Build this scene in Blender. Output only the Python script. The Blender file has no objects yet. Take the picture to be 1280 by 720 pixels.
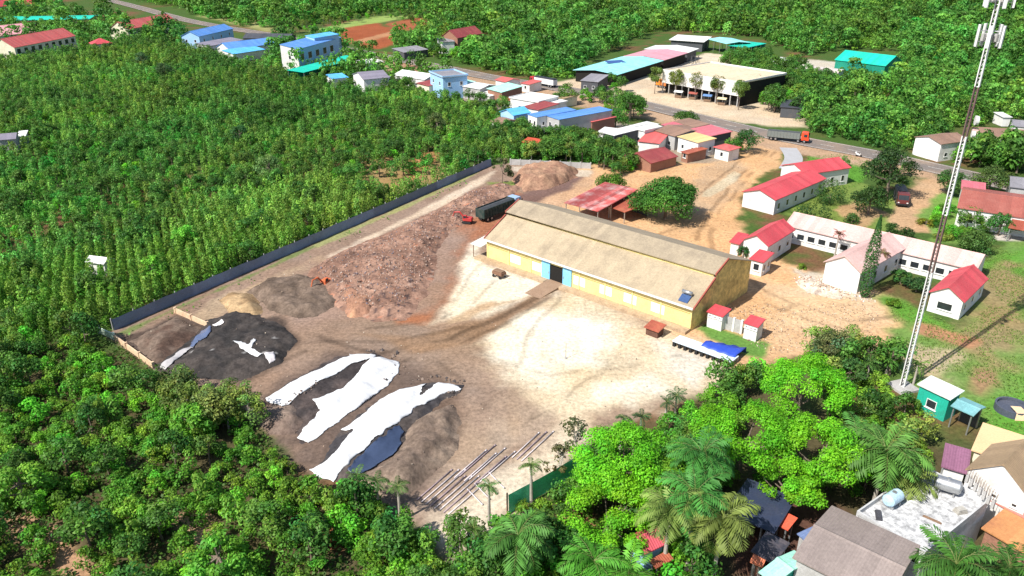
# scene: compost yard, warehouse and plantation seen from the air
EXPOSURE = 0.6; SUN_STRENGTH = 4.8; SKY_STRENGTH = 0.1
import bpy, math, random
import numpy as np

# ------------------------------------------------------------------ set-up
scn = bpy.context.scene
COL = scn.collection
rnd = random.Random(11)
nr = np.random.default_rng(7)
CAM_H = 60.0
FPX = 970.0                      # focal length in pixels of the 1280 wide photograph
PITCH = math.radians(25.0)
SP, CP = math.sin(PITCH), math.cos(PITCH)
SUN_EL = math.radians(49)
SUN_AZ = (-0.78, -0.63)

def g(x, y, z=0.0):
    """the world point at height z seen at pixel x, y"""
    u = (x - 640.0) / FPX
    v = (y - 360.0) / FPX
    t = (CAM_H - z) / (SP + v * CP)
    return (u * t, (CP - v * SP) * t)

def to_px(X, Y, Z=0.0):
    fw = Y * CP + (CAM_H - Z) * SP
    dn = (CAM_H - Z) * CP - Y * SP
    return 640 + FPX * X / fw, 360 + FPX * dn / fw

# ------------------------------------------------------------------ noise
_T = np.random.default_rng(3).random((256, 256))
def vn(x, y, s=1.0, o=0):
    x = np.asarray(x, float) / s + o * 17.3
    y = np.asarray(y, float) / s + o * 9.1
    xi = np.floor(x).astype(int); yi = np.floor(y).astype(int)
    fx = x - xi; fy = y - yi
    fx = fx * fx * (3 - 2 * fx); fy = fy * fy * (3 - 2 * fy)
    a = _T[xi % 256, yi % 256]; b = _T[(xi + 1) % 256, yi % 256]
    c = _T[xi % 256, (yi + 1) % 256]; d = _T[(xi + 1) % 256, (yi + 1) % 256]
    return (a * (1 - fx) + b * fx) * (1 - fy) + (c * (1 - fx) + d * fx) * fy
def fbm(x, y, s, o=0, n=4):
    r = 0; a = 0.5; tot = 0
    for k in range(n):
        r = r + a * vn(x, y, s, o + k * 3); tot += a
        a *= 0.55; s *= 0.47
    return r / tot

def sdist(X, Y, poly):
    """signed distance (positive inside) to polygon, arrays"""
    X = np.asarray(X, float); Y = np.asarray(Y, float)
    d = np.full(X.shape, 1e18); ins = np.zeros(X.shape, bool)
    n = len(poly)
    for i in range(n):
        ax, ay = poly[i]; bx, by = poly[(i + 1) % n]
        ex, ey = bx - ax, by - ay
        wx, wy = X - ax, Y - ay
        t = np.clip((wx * ex + wy * ey) / (ex * ex + ey * ey + 1e-12), 0, 1)
        d = np.minimum(d, (wx - ex * t) ** 2 + (wy - ey * t) ** 2)
        c = (ay > Y) != (by > Y)
        with np.errstate(divide='ignore', invalid='ignore'):
            xx = (bx - ax) * (Y - ay) / (by - ay if by != ay else 1e-9) + ax
        ins ^= c & (X < xx)
    d = np.sqrt(d)
    return np.where(ins, d, -d)
def wpoly(pts, z=0.0):
    return [g(p[0], p[1], z) for p in pts]
def sstep(a, b, x):
    t = np.clip((x - a) / (b - a), 0, 1)
    return t * t * (3 - 2 * t)

# ------------------------------------------------------------------ materials
MATS = {}
def _new(name):
    m = bpy.data.materials.new(name); m.use_nodes = True
    nt = m.node_tree
    for n in list(nt.nodes): nt.nodes.remove(n)
    out = nt.nodes.new('ShaderNodeOutputMaterial')
    return m, nt, out
def _mix(nt, a, b, fac, mode='MIX'):
    n = nt.nodes.new('ShaderNodeMix'); n.data_type = 'RGBA'; n.blend_type = mode
    for sock, v in ((n.inputs[0], fac), (n.inputs[6], a), (n.inputs[7], b)):
        if hasattr(v, 'is_output'): nt.links.new(v, sock)
        else: sock.default_value = v
    return n.outputs[2]
def _noise(nt, co, scale, detail=4, rough=0.6):
    n = nt.nodes.new('ShaderNodeTexNoise')
    n.inputs['Scale'].default_value = scale; n.inputs['Detail'].default_value = detail
    n.inputs['Roughness'].default_value = rough
    nt.links.new(co, n.inputs['Vector'])
    return n.outputs['Fac']
def _ramp(nt, v, a, b):
    n = nt.nodes.new('ShaderNodeMapRange')
    n.inputs['From Min'].default_value = a; n.inputs['From Max'].default_value = b
    nt.links.new(v, n.inputs['Value'])
    return n.outputs['Result']
def surf(name, c, rough=0.8, dirt=None, dirt_amt=0.5, scale=0.6, fine=0.25, fine_scale=5.0, bump=0.0,
         attr=False, stripe=None, metal=0.0, spec=0.3, patch=None):
    """painted / plastered / sheet surface: base colour, blotches of dirt, fine grain, ribs"""
    if name in MATS: return MATS[name]
    m, nt, out = _new(name)
    b = nt.nodes.new('ShaderNodeBsdfPrincipled'); nt.links.new(b.outputs[0], out.inputs[0])
    tc = nt.nodes.new('ShaderNodeTexCoord'); co = tc.outputs['Object']
    c4 = (*c, 1)
    if attr:
        at = nt.nodes.new('ShaderNodeAttribute'); at.attribute_name = 'col'; base = at.outputs['Color']
    else:
        r = nt.nodes.new('ShaderNodeRGB'); r.outputs[0].default_value = c4; base = r.outputs[0]
    if dirt is not None:
        n1 = _ramp(nt, _noise(nt, co, scale, 5, 0.65), 0.45, 0.75)
        mm = nt.nodes.new('ShaderNodeMath'); mm.operation = 'MULTIPLY'; mm.inputs[1].default_value = dirt_amt
        nt.links.new(n1, mm.inputs[0])
        base = _mix(nt, base, (*dirt, 1), mm.outputs[0])
    if patch is not None:
        n1 = _ramp(nt, _noise(nt, co, scale * 0.45, 3, 0.5), 0.52, 0.6)
        base = _mix(nt, base, (*patch, 1), n1)
    f = _noise(nt, co, fine_scale, 4, 0.7)
    lo, hi = 1 - fine, 1 + fine
    mr = nt.nodes.new('ShaderNodeMapRange'); mr.inputs['From Min'].default_value = .3; mr.inputs['From Max'].default_value = .7
    mr.inputs['To Min'].default_value = lo; mr.inputs['To Max'].default_value = hi
    nt.links.new(f, mr.inputs['Value'])
    base = _mix(nt, base, mr.outputs['Result'], 1.0, 'MULTIPLY')
    h = f
    if stripe is not None:
        axis, period, depth = stripe
        sx = nt.nodes.new('ShaderNodeSeparateXYZ'); nt.links.new(co, sx.inputs[0])
        ma = nt.nodes.new('ShaderNodeMath'); ma.operation = 'MULTIPLY'; ma.inputs[1].default_value = 2 * math.pi / period
        nt.links.new(sx.outputs[axis], ma.inputs[0])
        si = nt.nodes.new('ShaderNodeMath'); si.operation = 'SINE'; nt.links.new(ma.outputs[0], si.inputs[0])
        # sheets of slightly different age, about a metre wide
        fl = nt.nodes.new('ShaderNodeMath'); fl.operation = 'MULTIPLY'; fl.inputs[1].default_value = 1 / 1.1
        nt.links.new(sx.outputs[axis], fl.inputs[0])
        f2 = nt.nodes.new('ShaderNodeMath'); f2.operation = 'FLOOR'; nt.links.new(fl.outputs[0], f2.inputs[0])
        wn = nt.nodes.new('ShaderNodeTexWhiteNoise'); wn.noise_dimensions = '1D'; nt.links.new(f2.outputs[0], wn.inputs['W'])
        m2 = nt.nodes.new('ShaderNodeMapRange'); m2.inputs['To Min'].default_value = 1 - depth; m2.inputs['To Max'].default_value = 1 + depth * .6
        nt.links.new(wn.outputs['Value'], m2.inputs['Value'])
        base = _mix(nt, base, m2.outputs['Result'], 1.0, 'MULTIPLY')
        h = si.outputs[0]
    if bump > 0:
        bp = nt.nodes.new('ShaderNodeBump'); bp.inputs['Strength'].default_value = bump
        bp.inputs['Distance'].default_value = 0.05 if stripe is not None else 0.15
        nt.links.new(h, bp.inputs['Height']); nt.links.new(bp.outputs[0], b.inputs['Normal'])
    nt.links.new(base, b.inputs['Base Color'])
    b.inputs['Roughness'].default_value = rough; b.inputs['Metallic'].default_value = metal
    b.inputs['Specular IOR Level'].default_value = spec
    MATS[name] = m
    return m
def leafmat(name, transl=0.3, var=0.35, hv=1.0):
    if name in MATS: return MATS[name]
    m, nt, out = _new(name)
    at = nt.nodes.new('ShaderNodeAttribute'); at.attribute_name = 'col'
    oi = nt.nodes.new('ShaderNodeObjectInfo')
    hs = nt.nodes.new('ShaderNodeHueSaturation')
    a = nt.nodes.new('ShaderNodeMapRange'); a.inputs['To Min'].default_value = .5 - .032 * hv; a.inputs['To Max'].default_value = .5 + .006 * hv
    nt.links.new(oi.outputs['Random'], a.inputs['Value']); nt.links.new(a.outputs[0], hs.inputs['Hue'])
    w = nt.nodes.new('ShaderNodeTexWhiteNoise'); w.noise_dimensions = '1D'; nt.links.new(oi.outputs['Random'], w.inputs['W'])
    v = nt.nodes.new('ShaderNodeMapRange'); v.inputs['To Min'].default_value = 1.1 - var; v.inputs['To Max'].default_value = 1.1 + var
    nt.links.new(w.outputs['Value'], v.inputs['Value']); nt.links.new(v.outputs[0], hs.inputs['Value'])
    nt.links.new(at.outputs['Color'], hs.inputs['Color']); hs.inputs['Saturation'].default_value = .99
    b = nt.nodes.new('ShaderNodeBsdfPrincipled'); b.inputs['Roughness'].default_value = 0.55
    b.inputs['Specular IOR Level'].default_value = 0.25
    t = nt.nodes.new('ShaderNodeBsdfTranslucent'); mx = nt.nodes.new('ShaderNodeMixShader'); mx.inputs[0].default_value = transl
    nt.links.new(hs.outputs[0], b.inputs['Base Color']); nt.links.new(hs.outputs[0], t.inputs['Color'])
    nt.links.new(b.outputs[0], mx.inputs[1]); nt.links.new(t.outputs[0], mx.inputs[2]); nt.links.new(mx.outputs[0], out.inputs[0])
    MATS[name] = m
    return m

# ------------------------------------------------------------------ objects
def tag(o, label=None, cat=None, group=None, kind=None):
    if label: o['label'] = label
    if cat: o['category'] = cat
    if group: o['group'] = group
    if kind: o['kind'] = kind
    return o
def link(o, parent=None):
    COL.objects.link(o)
    if parent is not None: o.parent = parent
    return o
def empty(name, loc=(0, 0, 0), rz=0.0, label=None, cat=None, group=None):
    o = bpy.data.objects.new(name, None); o.location = loc; o.rotation_euler = (0, 0, rz)
    o.empty_display_size = 0.5
    link(o)
    return tag(o, label, cat, group)
class MB:
    def __init__(s): s.v = []; s.f = []; s.mi = []; s.cur = 0
    def add(s, vs, fs):
        n = len(s.v); s.v += [tuple(p) for p in vs]
        for f in fs: s.f.append(tuple(i + n for i in f)); s.mi.append(s.cur)
        return s
    def box(s, x0, x1, y0, y1, z0, z1):
        return s.add([(x0, y0, z0), (x1, y0, z0), (x1, y1, z0), (x0, y1, z0), (x0, y0, z1), (x1, y0, z1), (x1, y1, z1), (x0, y1, z1)],
                     [(3, 2, 1, 0), (4, 5, 6, 7), (0, 1, 5, 4), (1, 2, 6, 5), (2, 3, 7, 6), (3, 0, 4, 7)])
    def prism(s, prof, axis, lo, hi):
        """closed profile of (u, z) pairs run along axis 0 (u = y) or 1 (u = x)"""
        n = len(prof)
        mk = (lambda t, u, z: (t, u, z)) if axis == 0 else (lambda t, u, z: (u, t, z))
        vs = [mk(lo, u, z) for u, z in prof] + [mk(hi, u, z) for u, z in prof]
        fs = [tuple(range(n)), tuple(range(2 * n - 1, n - 1, -1))] + [(i, (i + 1) % n, n + (i + 1) % n, n + i) for i in range(n)]
        return s.add(vs, fs)
    def tube(s, p, q, r0, r1=None, n=8, cap=True):
        r1 = r0 if r1 is None else r1
        p = np.array(p, float); q = np.array(q, float); d = q - p; L = np.linalg.norm(d) + 1e-9; d /= L
        a = np.cross(d, (0, 0, 1) if abs(d[2]) < .9 else (1, 0, 0)); a /= np.linalg.norm(a); b = np.cross(d, a)
        vs = []
        for c, r in ((p, r0), (q, r1)):
            for k in range(n):
                t = 2 * math.pi * k / n
                vs.append(tuple(c + r * (math.cos(t) * a + math.sin(t) * b)))
        fs = [(k, (k + 1) % n, n + (k + 1) % n, n + k) for k in range(n)]
        if cap: fs += [tuple(range(n - 1, -1, -1)), tuple(range(n, 2 * n))]
        return s.add(vs, fs)
    def path(s, pts, rs, n=7):
        for i in range(len(pts) - 1): s.tube(pts[i], pts[i + 1], rs[i], rs[i + 1], n, i == len(pts) - 2 or i == 0)
        return s
    def build(s, name, mat, parent=None, smooth=False, bevel=0.0):
        me = bpy.data.meshes.new(name); me.from_pydata(s.v, [], s.f); me.update()
        import bmesh
        bm = bmesh.new(); bm.from_mesh(me); bmesh.ops.recalc_face_normals(bm, faces=bm.faces)
        if bevel > 0:
            bmesh.ops.remove_doubles(bm, verts=bm.verts, dist=1e-5)
            bmesh.ops.bevel(bm, geom=[e for e in bm.edges if e.is_manifold and e.calc_face_angle(0) > .6], offset=bevel, segments=2, affect='EDGES', profile=.5)
        bm.to_mesh(me); bm.free()
        for m in (mat if isinstance(mat, (list, tuple)) else [mat]): me.materials.append(m)
        if smooth: me.polygons.foreach_set('use_smooth', [True] * len(me.polygons))
        return link(bpy.data.objects.new(name, me), parent)
def np_mesh(name, V, F, col=None, mat=None, smooth=False):
    """mesh from arrays: V (n,3), F (m,k)"""
    me = bpy.data.meshes.new(name); k = F.shape[1]
    me.vertices.add(len(V)); me.vertices.foreach_set('co', np.ascontiguousarray(V, np.float32).ravel())
    me.loops.add(F.size); me.loops.foreach_set('vertex_index', np.ascontiguousarray(F, np.int32).ravel())
    me.polygons.add(len(F)); me.polygons.foreach_set('loop_start', np.arange(0, F.size, k, dtype=np.int32))
    if smooth: me.polygons.foreach_set('use_smooth', np.ones(len(F), bool))
    if col is not None:
        at = me.attributes.new('col', 'FLOAT_COLOR', 'POINT')
        c = np.ones((len(V), 4), np.float32); c[:, :3] = col; at.data.foreach_set('color', c.ravel())
    me.update(calc_edges=True)
    if mat: me.materials.append(mat)
    return me
def copy_tree(o, parent=None):
    c = o.copy(); COL.objects.link(c)
    if parent is not None: c.parent = parent
    for ch in list(o.children): copy_tree(ch, c)
    return c

# ------------------------------------------------------------------ palette
white = surf('white_plaster', (.72, .71, .69), .85, (.42, .37, .3), .6, .35, .1)
cream = surf('cream_plaster', (.72, .66, .5), .85, (.45, .38, .28), .5, .4, .1)
greyw = surf('grey_plaster', (.4, .39, .38), .9, (.22, .2, .18), .6, .5, .18)
darkw = surf('dark_cladding_and_shade', (.07, .075, .085), .7, (.12, .1, .09), .5, .6, .25)  # dark walls; on two market sheds it paints the shade under the roof
bluew = surf('light_blue_plaster', (.3, .5, .75), .85, (.5, .55, .6), .4, .4, .1)
mintw = surf('green_sheet_wall', (.02, .42, .3), .6, (.05, .2, .15), .5, .5, .15, stripe=(0, .25, .08), bump=.3)
darkgreenw = surf('dark_green_sheet_wall', (.012, .24, .16), .6, (.02, .1, .08), .5, .5, .2, stripe=(0, .25, .1), bump=.3)
brownw = surf('brown_brick_wall', (.3, .15, .1), .9, (.2, .1, .07), .6, .8, .25)
glass = surf('dark_glass', (.025, .03, .035), .15, None, spec=.6, fine=.3, fine_scale=1.)
black = surf('painted_interior_shade', (.012, .011, .01), .9, fine=.2)  # flat black painted for shade inside openings and under the market roofs
wood = surf('weathered_wood', (.22, .14, .09), .9, (.1, .06, .04), .6, 1.2, .3)
steel = surf('galvanised_steel', (.45, .46, .47), .4, (.3, .28, .26), .4, 1., .15, metal=.7)
rubber = surf('tyre_rubber', (.02, .02, .021), .9, fine=.3)
framew = surf('white_frame_paint', (.7, .7, .68), .6, fine=.08)
def roofm(name, c, dirt, amt=.45, axis=0, metal=0., rough=.6, depth=.13, scale=.35, fine=.16, patch=None):
    return surf(name, c, rough, dirt, amt, scale, fine, 3.0, .35, stripe=(axis, .28, depth), metal=metal, patch=patch)
redx = roofm('red_sheet_roof', (.55, .07, .085), (.42, .12, .11), depth=.16)
redx2 = roofm('coral_sheet_roof', (.58, .12, .11), (.45, .2, .16), depth=.16)
redy = roofm('red_ribbed_roof', (.55, .07, .085), (.42, .12, .11), axis=1, depth=.16)
pinkx = roofm('pale_pink_roof', (.62, .395, .355), (.65, .49, .455), .6, scale=.2)
pinky = roofm('pale_pink_ribbed_roof', (.62, .40, .36), (.65, .50, .46), .6, axis=1, scale=.2)
rosex = roofm('rose_roof', (.55, .14, .17), (.6, .25, .25), .5)
maroonx = roofm('maroon_roof', (.28, .055, .055), (.38, .12, .09), .6)
rustx = roofm('rusty_red_roof', (.36, .09, .055), (.5, .2, .1), .7, depth=.18)
orangex = roofm('rusty_orange_roof', (.55, .25, .1), (.38, .15, .08), .8, depth=.2)
redtile = roofm('red_tile_roof', (.5, .08, .04), (.3, .08, .05), .5)
tilebrown = roofm('brown_tile_roof', (.28, .17, .12), (.2, .12, .09), .6)
bluer = roofm('blue_sheet_roof', (.1, .26, .62), (.2, .33, .6), .5)
blue2 = roofm('sky_blue_sheet_roof', (.1, .42, .78), (.3, .5, .7), .5)
cyanr = roofm('pale_cyan_roof', (.26, .66, .68), (.45, .7, .7), .6)
tealr = roofm('teal_green_roof', (.01, .5, .36), (.05, .42, .32), .5)
mintr = roofm('mint_green_roof', (.35, .72, .58), (.6, .75, .68), .6)
whiter = roofm('white_sheet_roof', (.74, .74, .71), (.55, .52, .48), .6)
greyr = roofm('grey_sheet_roof', (.26, .25, .27), (.18, .17, .18), .6)
lilacr = roofm('grey_lilac_roof', (.22, .2, .25), (.3, .28, .32), .5)
purpler = roofm('purple_roof', (.27, .12, .19), (.32, .18, .23), .5)
darkr = roofm('dark_slate_roof', (.055, .06, .075), (.1, .1, .1), .5)
tanr = roofm('tan_tile_roof', (.36, .25, .15), (.26, .18, .12), .5)
orangeflat = surf('pale_orange_screed', (.7, .47, .26), .9, (.6, .36, .2), .5, .3, .12)
yellowr = roofm('straw_yellow_roof', (.68, .5, .22), (.55, .4, .2), .5)
fibre = roofm('old_fibre_cement_roof', (.40, .32, .215), (.23, .185, .13), .75, depth=.09, rough=.9, scale=.25)
fibre2 = roofm('older_fibre_cement_roof', (.345, .28, .195), (.21, .17, .125), .8, depth=.09, rough=.9, scale=.3)
brownr = roofm('taupe_sheet_roof', (.27, .22, .2), (.34, .28, .25), .5)
slateblue = roofm('slate_blue_roof', (.16, .22, .4), (.22, .27, .42), .5)

# ------------------------------------------------------------------ buildings
def add_window(root, cx, y, cz, w, h, side, D, a, b, kind='window'):
    """frame with a pane, on wall plane of the side; cx along the wall"""
    fr = MB(); t = .09; o = .05
    def place(mb, u0, u1, z0, z1, p0, p1):
        if side == 'front': mb.box(u0, u1, -b - p1, -b - p0, z0, z1)
        elif side == 'back': mb.box(u0, u1, b + p0, b + p1, z0, z1)
        elif side == 'left': mb.box(-a - p1, -a - p0, u0, u1, z0, z1)
        else: mb.box(a + p0, a + p1, u0, u1, z0, z1)
    x0, x1, z0, z1 = cx - w / 2, cx + w / 2, cz, cz + h
    place(fr, x0, x1, z1 - t, z1, .003, o); 
    place(fr, x0, x1, z0, z0 + t, .003, o)
    place(fr, x0, x0 + t, z0 + t, z1 - t, .003, o); place(fr, x1 - t, x1, z0 + t, z1 - t, .003, o)
    f = fr.build(kind, framew, root)
    if kind == 'window':
        sl_ = MB(); place(sl_, x0 - .12, x1 + .12, z0 - .1, z0 - .002, .003, .16); sl_.build('sill', framew, f)
    pn = MB(); place(pn, x0 + t, x1 - t, z0 + t, z1 - t, .003, .02)
    pn.build('pane' if kind == 'window' else 'opening_shade', glass if kind == 'window' else black, f)  # for a door, a black panel paints the shade of the open front
    return f
DEPTHS = {  # depth and roof height of the far houses, label start -> (m, m)
    'blue-fronted': (9, 1.8), 'small rooftop room': (6, .8), 'shop with a blue roof': (12, 2.5), 'house with a sky blue': (9, 1.2), 'long house with a dark slate': (10, 2), 'pale blue house with a windowed': (11, 2.5),
    'low annex with a grey-pink': (9, 1), 'long cream school': (13, 4), 'wide pale pink': (24, 4), 'far red-roofed': (14, 4), 'red-roofed block by': (13, 4), 'small house with a red hip': (9, 2.4), 'white house with a dark lilac': (11, None),
    'narrow house with': (9, None), 'low white house with a broad': (11, 1.4), 'white lean-to on the left side': (8, 1), 'low grey-roofed shed between': (10, 1), 'white-roofed shed at the back': (14, 1.2), 'white open-fronted': (12, None), 'shop house with a mint': (10, 1.2),
    'house with a coral pink': (10, None), 'house with a pinkish grey': (12, 1.4), 'tall bright green': (16, 3.2), 'grey-roofed shop at': (12, 1), 'white-roofed store': (10, .8)}
def building(name, label, A, B, C, h, roof='gx', rh=1.2, wall=white, rmat=redx, win=(), doors=(), o=.35, cat=None, group=None,
             open_sides=False, th=.14, roof_name='roof', zb=0.0, depth=None, front=None):
    """A, B, C: pixels of the near left, near right and far left roof corners at eave height h"""
    a_ = np.array(g(*A, h)); b_ = np.array(g(*B, h)); c_ = np.array(g(*C, h))
    ex = b_ - a_; L = np.linalg.norm(ex); ex /= L
    ey = np.array([-ex[1], ex[0]]); D = float(np.dot(c_ - a_, ey))
    if depth: D = depth
    for key, (dd, hh) in DEPTHS.items():
        if label.startswith(key): D, rh = dd, hh or rh
    ctr = a_ + ex * L / 2 + ey * D / 2
    rz = math.atan2(ex[1], ex[0])
    root = empty(name, (ctr[0], ctr[1], zb), rz, label, cat or 'house', group)
    a, b = L / 2, abs(D) / 2
    ai, bi = max(a - o, .3), max(b - o, .3)
    zr = lambda z: z
    W, R = MB(), MB()
    if roof == 'gx':
        s = rh / b
        R.prism([(-b, h), (0, h + rh), (b, h), (b, h + th), (0, h + rh + th), (-b, h + th)], 0, -a, a)
        he = h + (b - bi) * s - .004
        W.prism([(-bi, 0), (bi, 0), (bi, he), (0, h + rh - .004), (-bi, he)], 0, -ai, ai)
    elif roof == 'gy':
        s = rh / a
        R.prism([(-a, h), (0, h + rh), (a, h), (a, h + th), (0, h + rh + th), (-a, h + th)], 1, -b, b)
        he = h + (a - ai) * s - .004
        W.prism([(-ai, 0), (ai, 0), (ai, he), (0, h + rh - .004), (-ai, he)], 1, -bi, bi)
    elif roof == 'shed':          # low in front, high behind
        R.prism([(-b, h), (b, h + rh), (b, h + rh + th), (-b, h + th)], 0, -a, a)
        f = lambda y: h + rh * (y + b) / (2 * b) - .004
        W.prism([(-bi, 0), (bi, 0), (bi, f(bi)), (-bi, f(-bi))], 0, -ai, ai)
    elif roof == 'hip':
        k = min(a, b); r = max(a - k, .05) if a >= b else 0; r2 = max(b - k, .05) if b > a else 0
        vs = []
        for dz in (0, th):
            vs += [(-a, -b, h + dz), (a, -b, h + dz), (a, b, h + dz), (-a, b, h + dz)]
            vs += [(-r, -r2, h + rh + dz), (r, r2, h + rh + dz)]
        def fs(n): 
            if a >= b: return [(n, n + 1, n + 5, n + 4), (n + 1, n + 2, n + 5), (n + 2, n + 3, n + 4, n + 5), (n + 3, n, n + 4)]
            return [(n, n + 1, n + 4), (n + 1, n + 2, n + 5, n + 4), (n + 2, n + 3, n + 5), (n + 3, n, n + 4, n + 5)]
        R.add(vs, fs(0) + fs(6) + [(0, 1, 7, 6), (1, 2, 8, 7), (2, 3, 9, 8), (3, 0, 6, 9)])
        W.box(-ai, ai, -bi, bi, 0, h - .004)
    else:                          # flat with a parapet
        R.box(-a, a, -b, b, h - .15, h)
        W.box(-ai, ai, -bi, bi, 0, h - .154)
        P_ = MB(); p = rh; t = .18
        for q in ((-a, a, -b, -b + t), (-a, a, b - t, b), (-a, -a + t, -b + t, b - t), (a - t, a, -b + t, b - t)):
            P_.box(*q, h + .002, h + p)
        if p > 0.05: P_.build('parapet', wall, root)
    if open_sides:
        for sx in (-1, 1):
            n = max(2, int(2 * bi / 4) + 1)
            for k in range(n):
                y = -bi + 2 * bi * k / (n - 1)
                zt = h + (rh * (y + b) / (2 * b) if roof == 'shed' else 0) - .004
                MB().box(sx * ai - .08, sx * ai + .08, y - .08, y + .08, 0, zt).build('post', steel, root)
        n = max(0, int(2 * ai / 6) - 1)
        for k in range(n):
            x = -ai + 2 * ai * (k + 1) / (n + 1)
            MB().box(x - .08, x + .08, -bi - .08, -bi + .08, 0, h - .004).build('post', steel, root)
        bw = MB(); zt = h + (rh * (bi + b) / (2 * b) if roof == 'shed' else 0) - .01
        bw.box(-ai + .1, ai - .1, bi - .08, bi + .08, 0, zt); bw.build('back_wall', wall, root)
    else:
        W.build('wall', wall, root)
        if front is not None:
            MB().box(-ai + .01, ai - .01, -bi - .015, -bi - .002, .05, h - .06).build('front_wall', front, root)
    ro = R.build(roof_name, rmat, root)
    if roof == 'gx': MB().prism([(-.28, h + rh + th - .28 * rh / b + .012), (.28, h + rh + th - .28 * rh / b + .012), (0, h + rh + th + .07)], 0, -a - .02, a + .02).build('ridge_cap', rmat, ro)
    if roof == 'gy': MB().prism([(-.28, h + rh + th - .28 * rh / a + .012), (.28, h + rh + th - .28 * rh / a + .012), (0, h + rh + th + .07)], 1, -b - .02, b + .02).build('ridge_cap', rmat, ro)
    for w_ in win:
        side, n, ww, wh, sill = w_[:5]
        half = ai if side in ('front', 'back') else bi
        for k in range(n):
            c = -half + 2 * half * (k + .5) / n
            add_window(root, c, 0, sill, ww, wh, side, D, ai, bi)
    for side, c, dw, dh in doors:
        add_window(root, c, 0, .03, dw, dh, side, D, ai, bi, 'door')
    return root

# ------------------------------------------------------------------ camera, light
cam = bpy.data.cameras.new('camera'); co = bpy.data.objects.new('camera', cam); COL.objects.link(co)
co.location = (0, 0, CAM_H); co.rotation_euler = (math.radians(90) - PITCH, 0, 0)
cam.lens = FPX / 1280 * 36.0; cam.sensor_width = 36.0; cam.clip_start = 1; cam.clip_end = 6000
scn.camera = co
w = bpy.data.worlds.new('World'); scn.world = w; w.use_nodes = True
nt = w.node_tree; bg = nt.nodes['Background']
sky = nt.nodes.new('ShaderNodeTexSky'); sky.sky_type = 'NISHITA'; sky.sun_disc = False
sky.sun_elevation = SUN_EL; sky.sun_rotation = math.atan2(SUN_AZ[0], SUN_AZ[1])
nt.links.new(sky.outputs[0], bg.inputs[0]); bg.inputs[1].default_value = SKY_STRENGTH
sl = bpy.data.lights.new('sun', 'SUN'); sl.energy = SUN_STRENGTH; sl.angle = math.radians(.5); sl.color = (1, .955, .88)
so = bpy.data.objects.new('sun', sl); COL.objects.link(so); so.location = (-60, -40, 120)
from mathutils import Vector
az = Vector((SUN_AZ[0], SUN_AZ[1], 0)).normalized()
sv = Vector((az.x * math.cos(SUN_EL), az.y * math.cos(SUN_EL), math.sin(SUN_EL)))
so.rotation_euler = sv.to_track_quat('Z', 'Y').to_euler()
scn.view_settings.view_transform = 'Standard'; scn.view_settings.look = 'None'
scn.view_settings.gamma = 1; scn.view_settings.use_curve_mapping = False
scn.view_settings.exposure = EXPOSURE
scn.render.engine = 'CYCLES'; scn.cycles.use_denoising = True
scn.cycles.max_bounces = 6; scn.cycles.diffuse_bounces = 3; scn.cycles.transmission_bounces = 3; scn.cycles.glossy_bounces = 2

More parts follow.
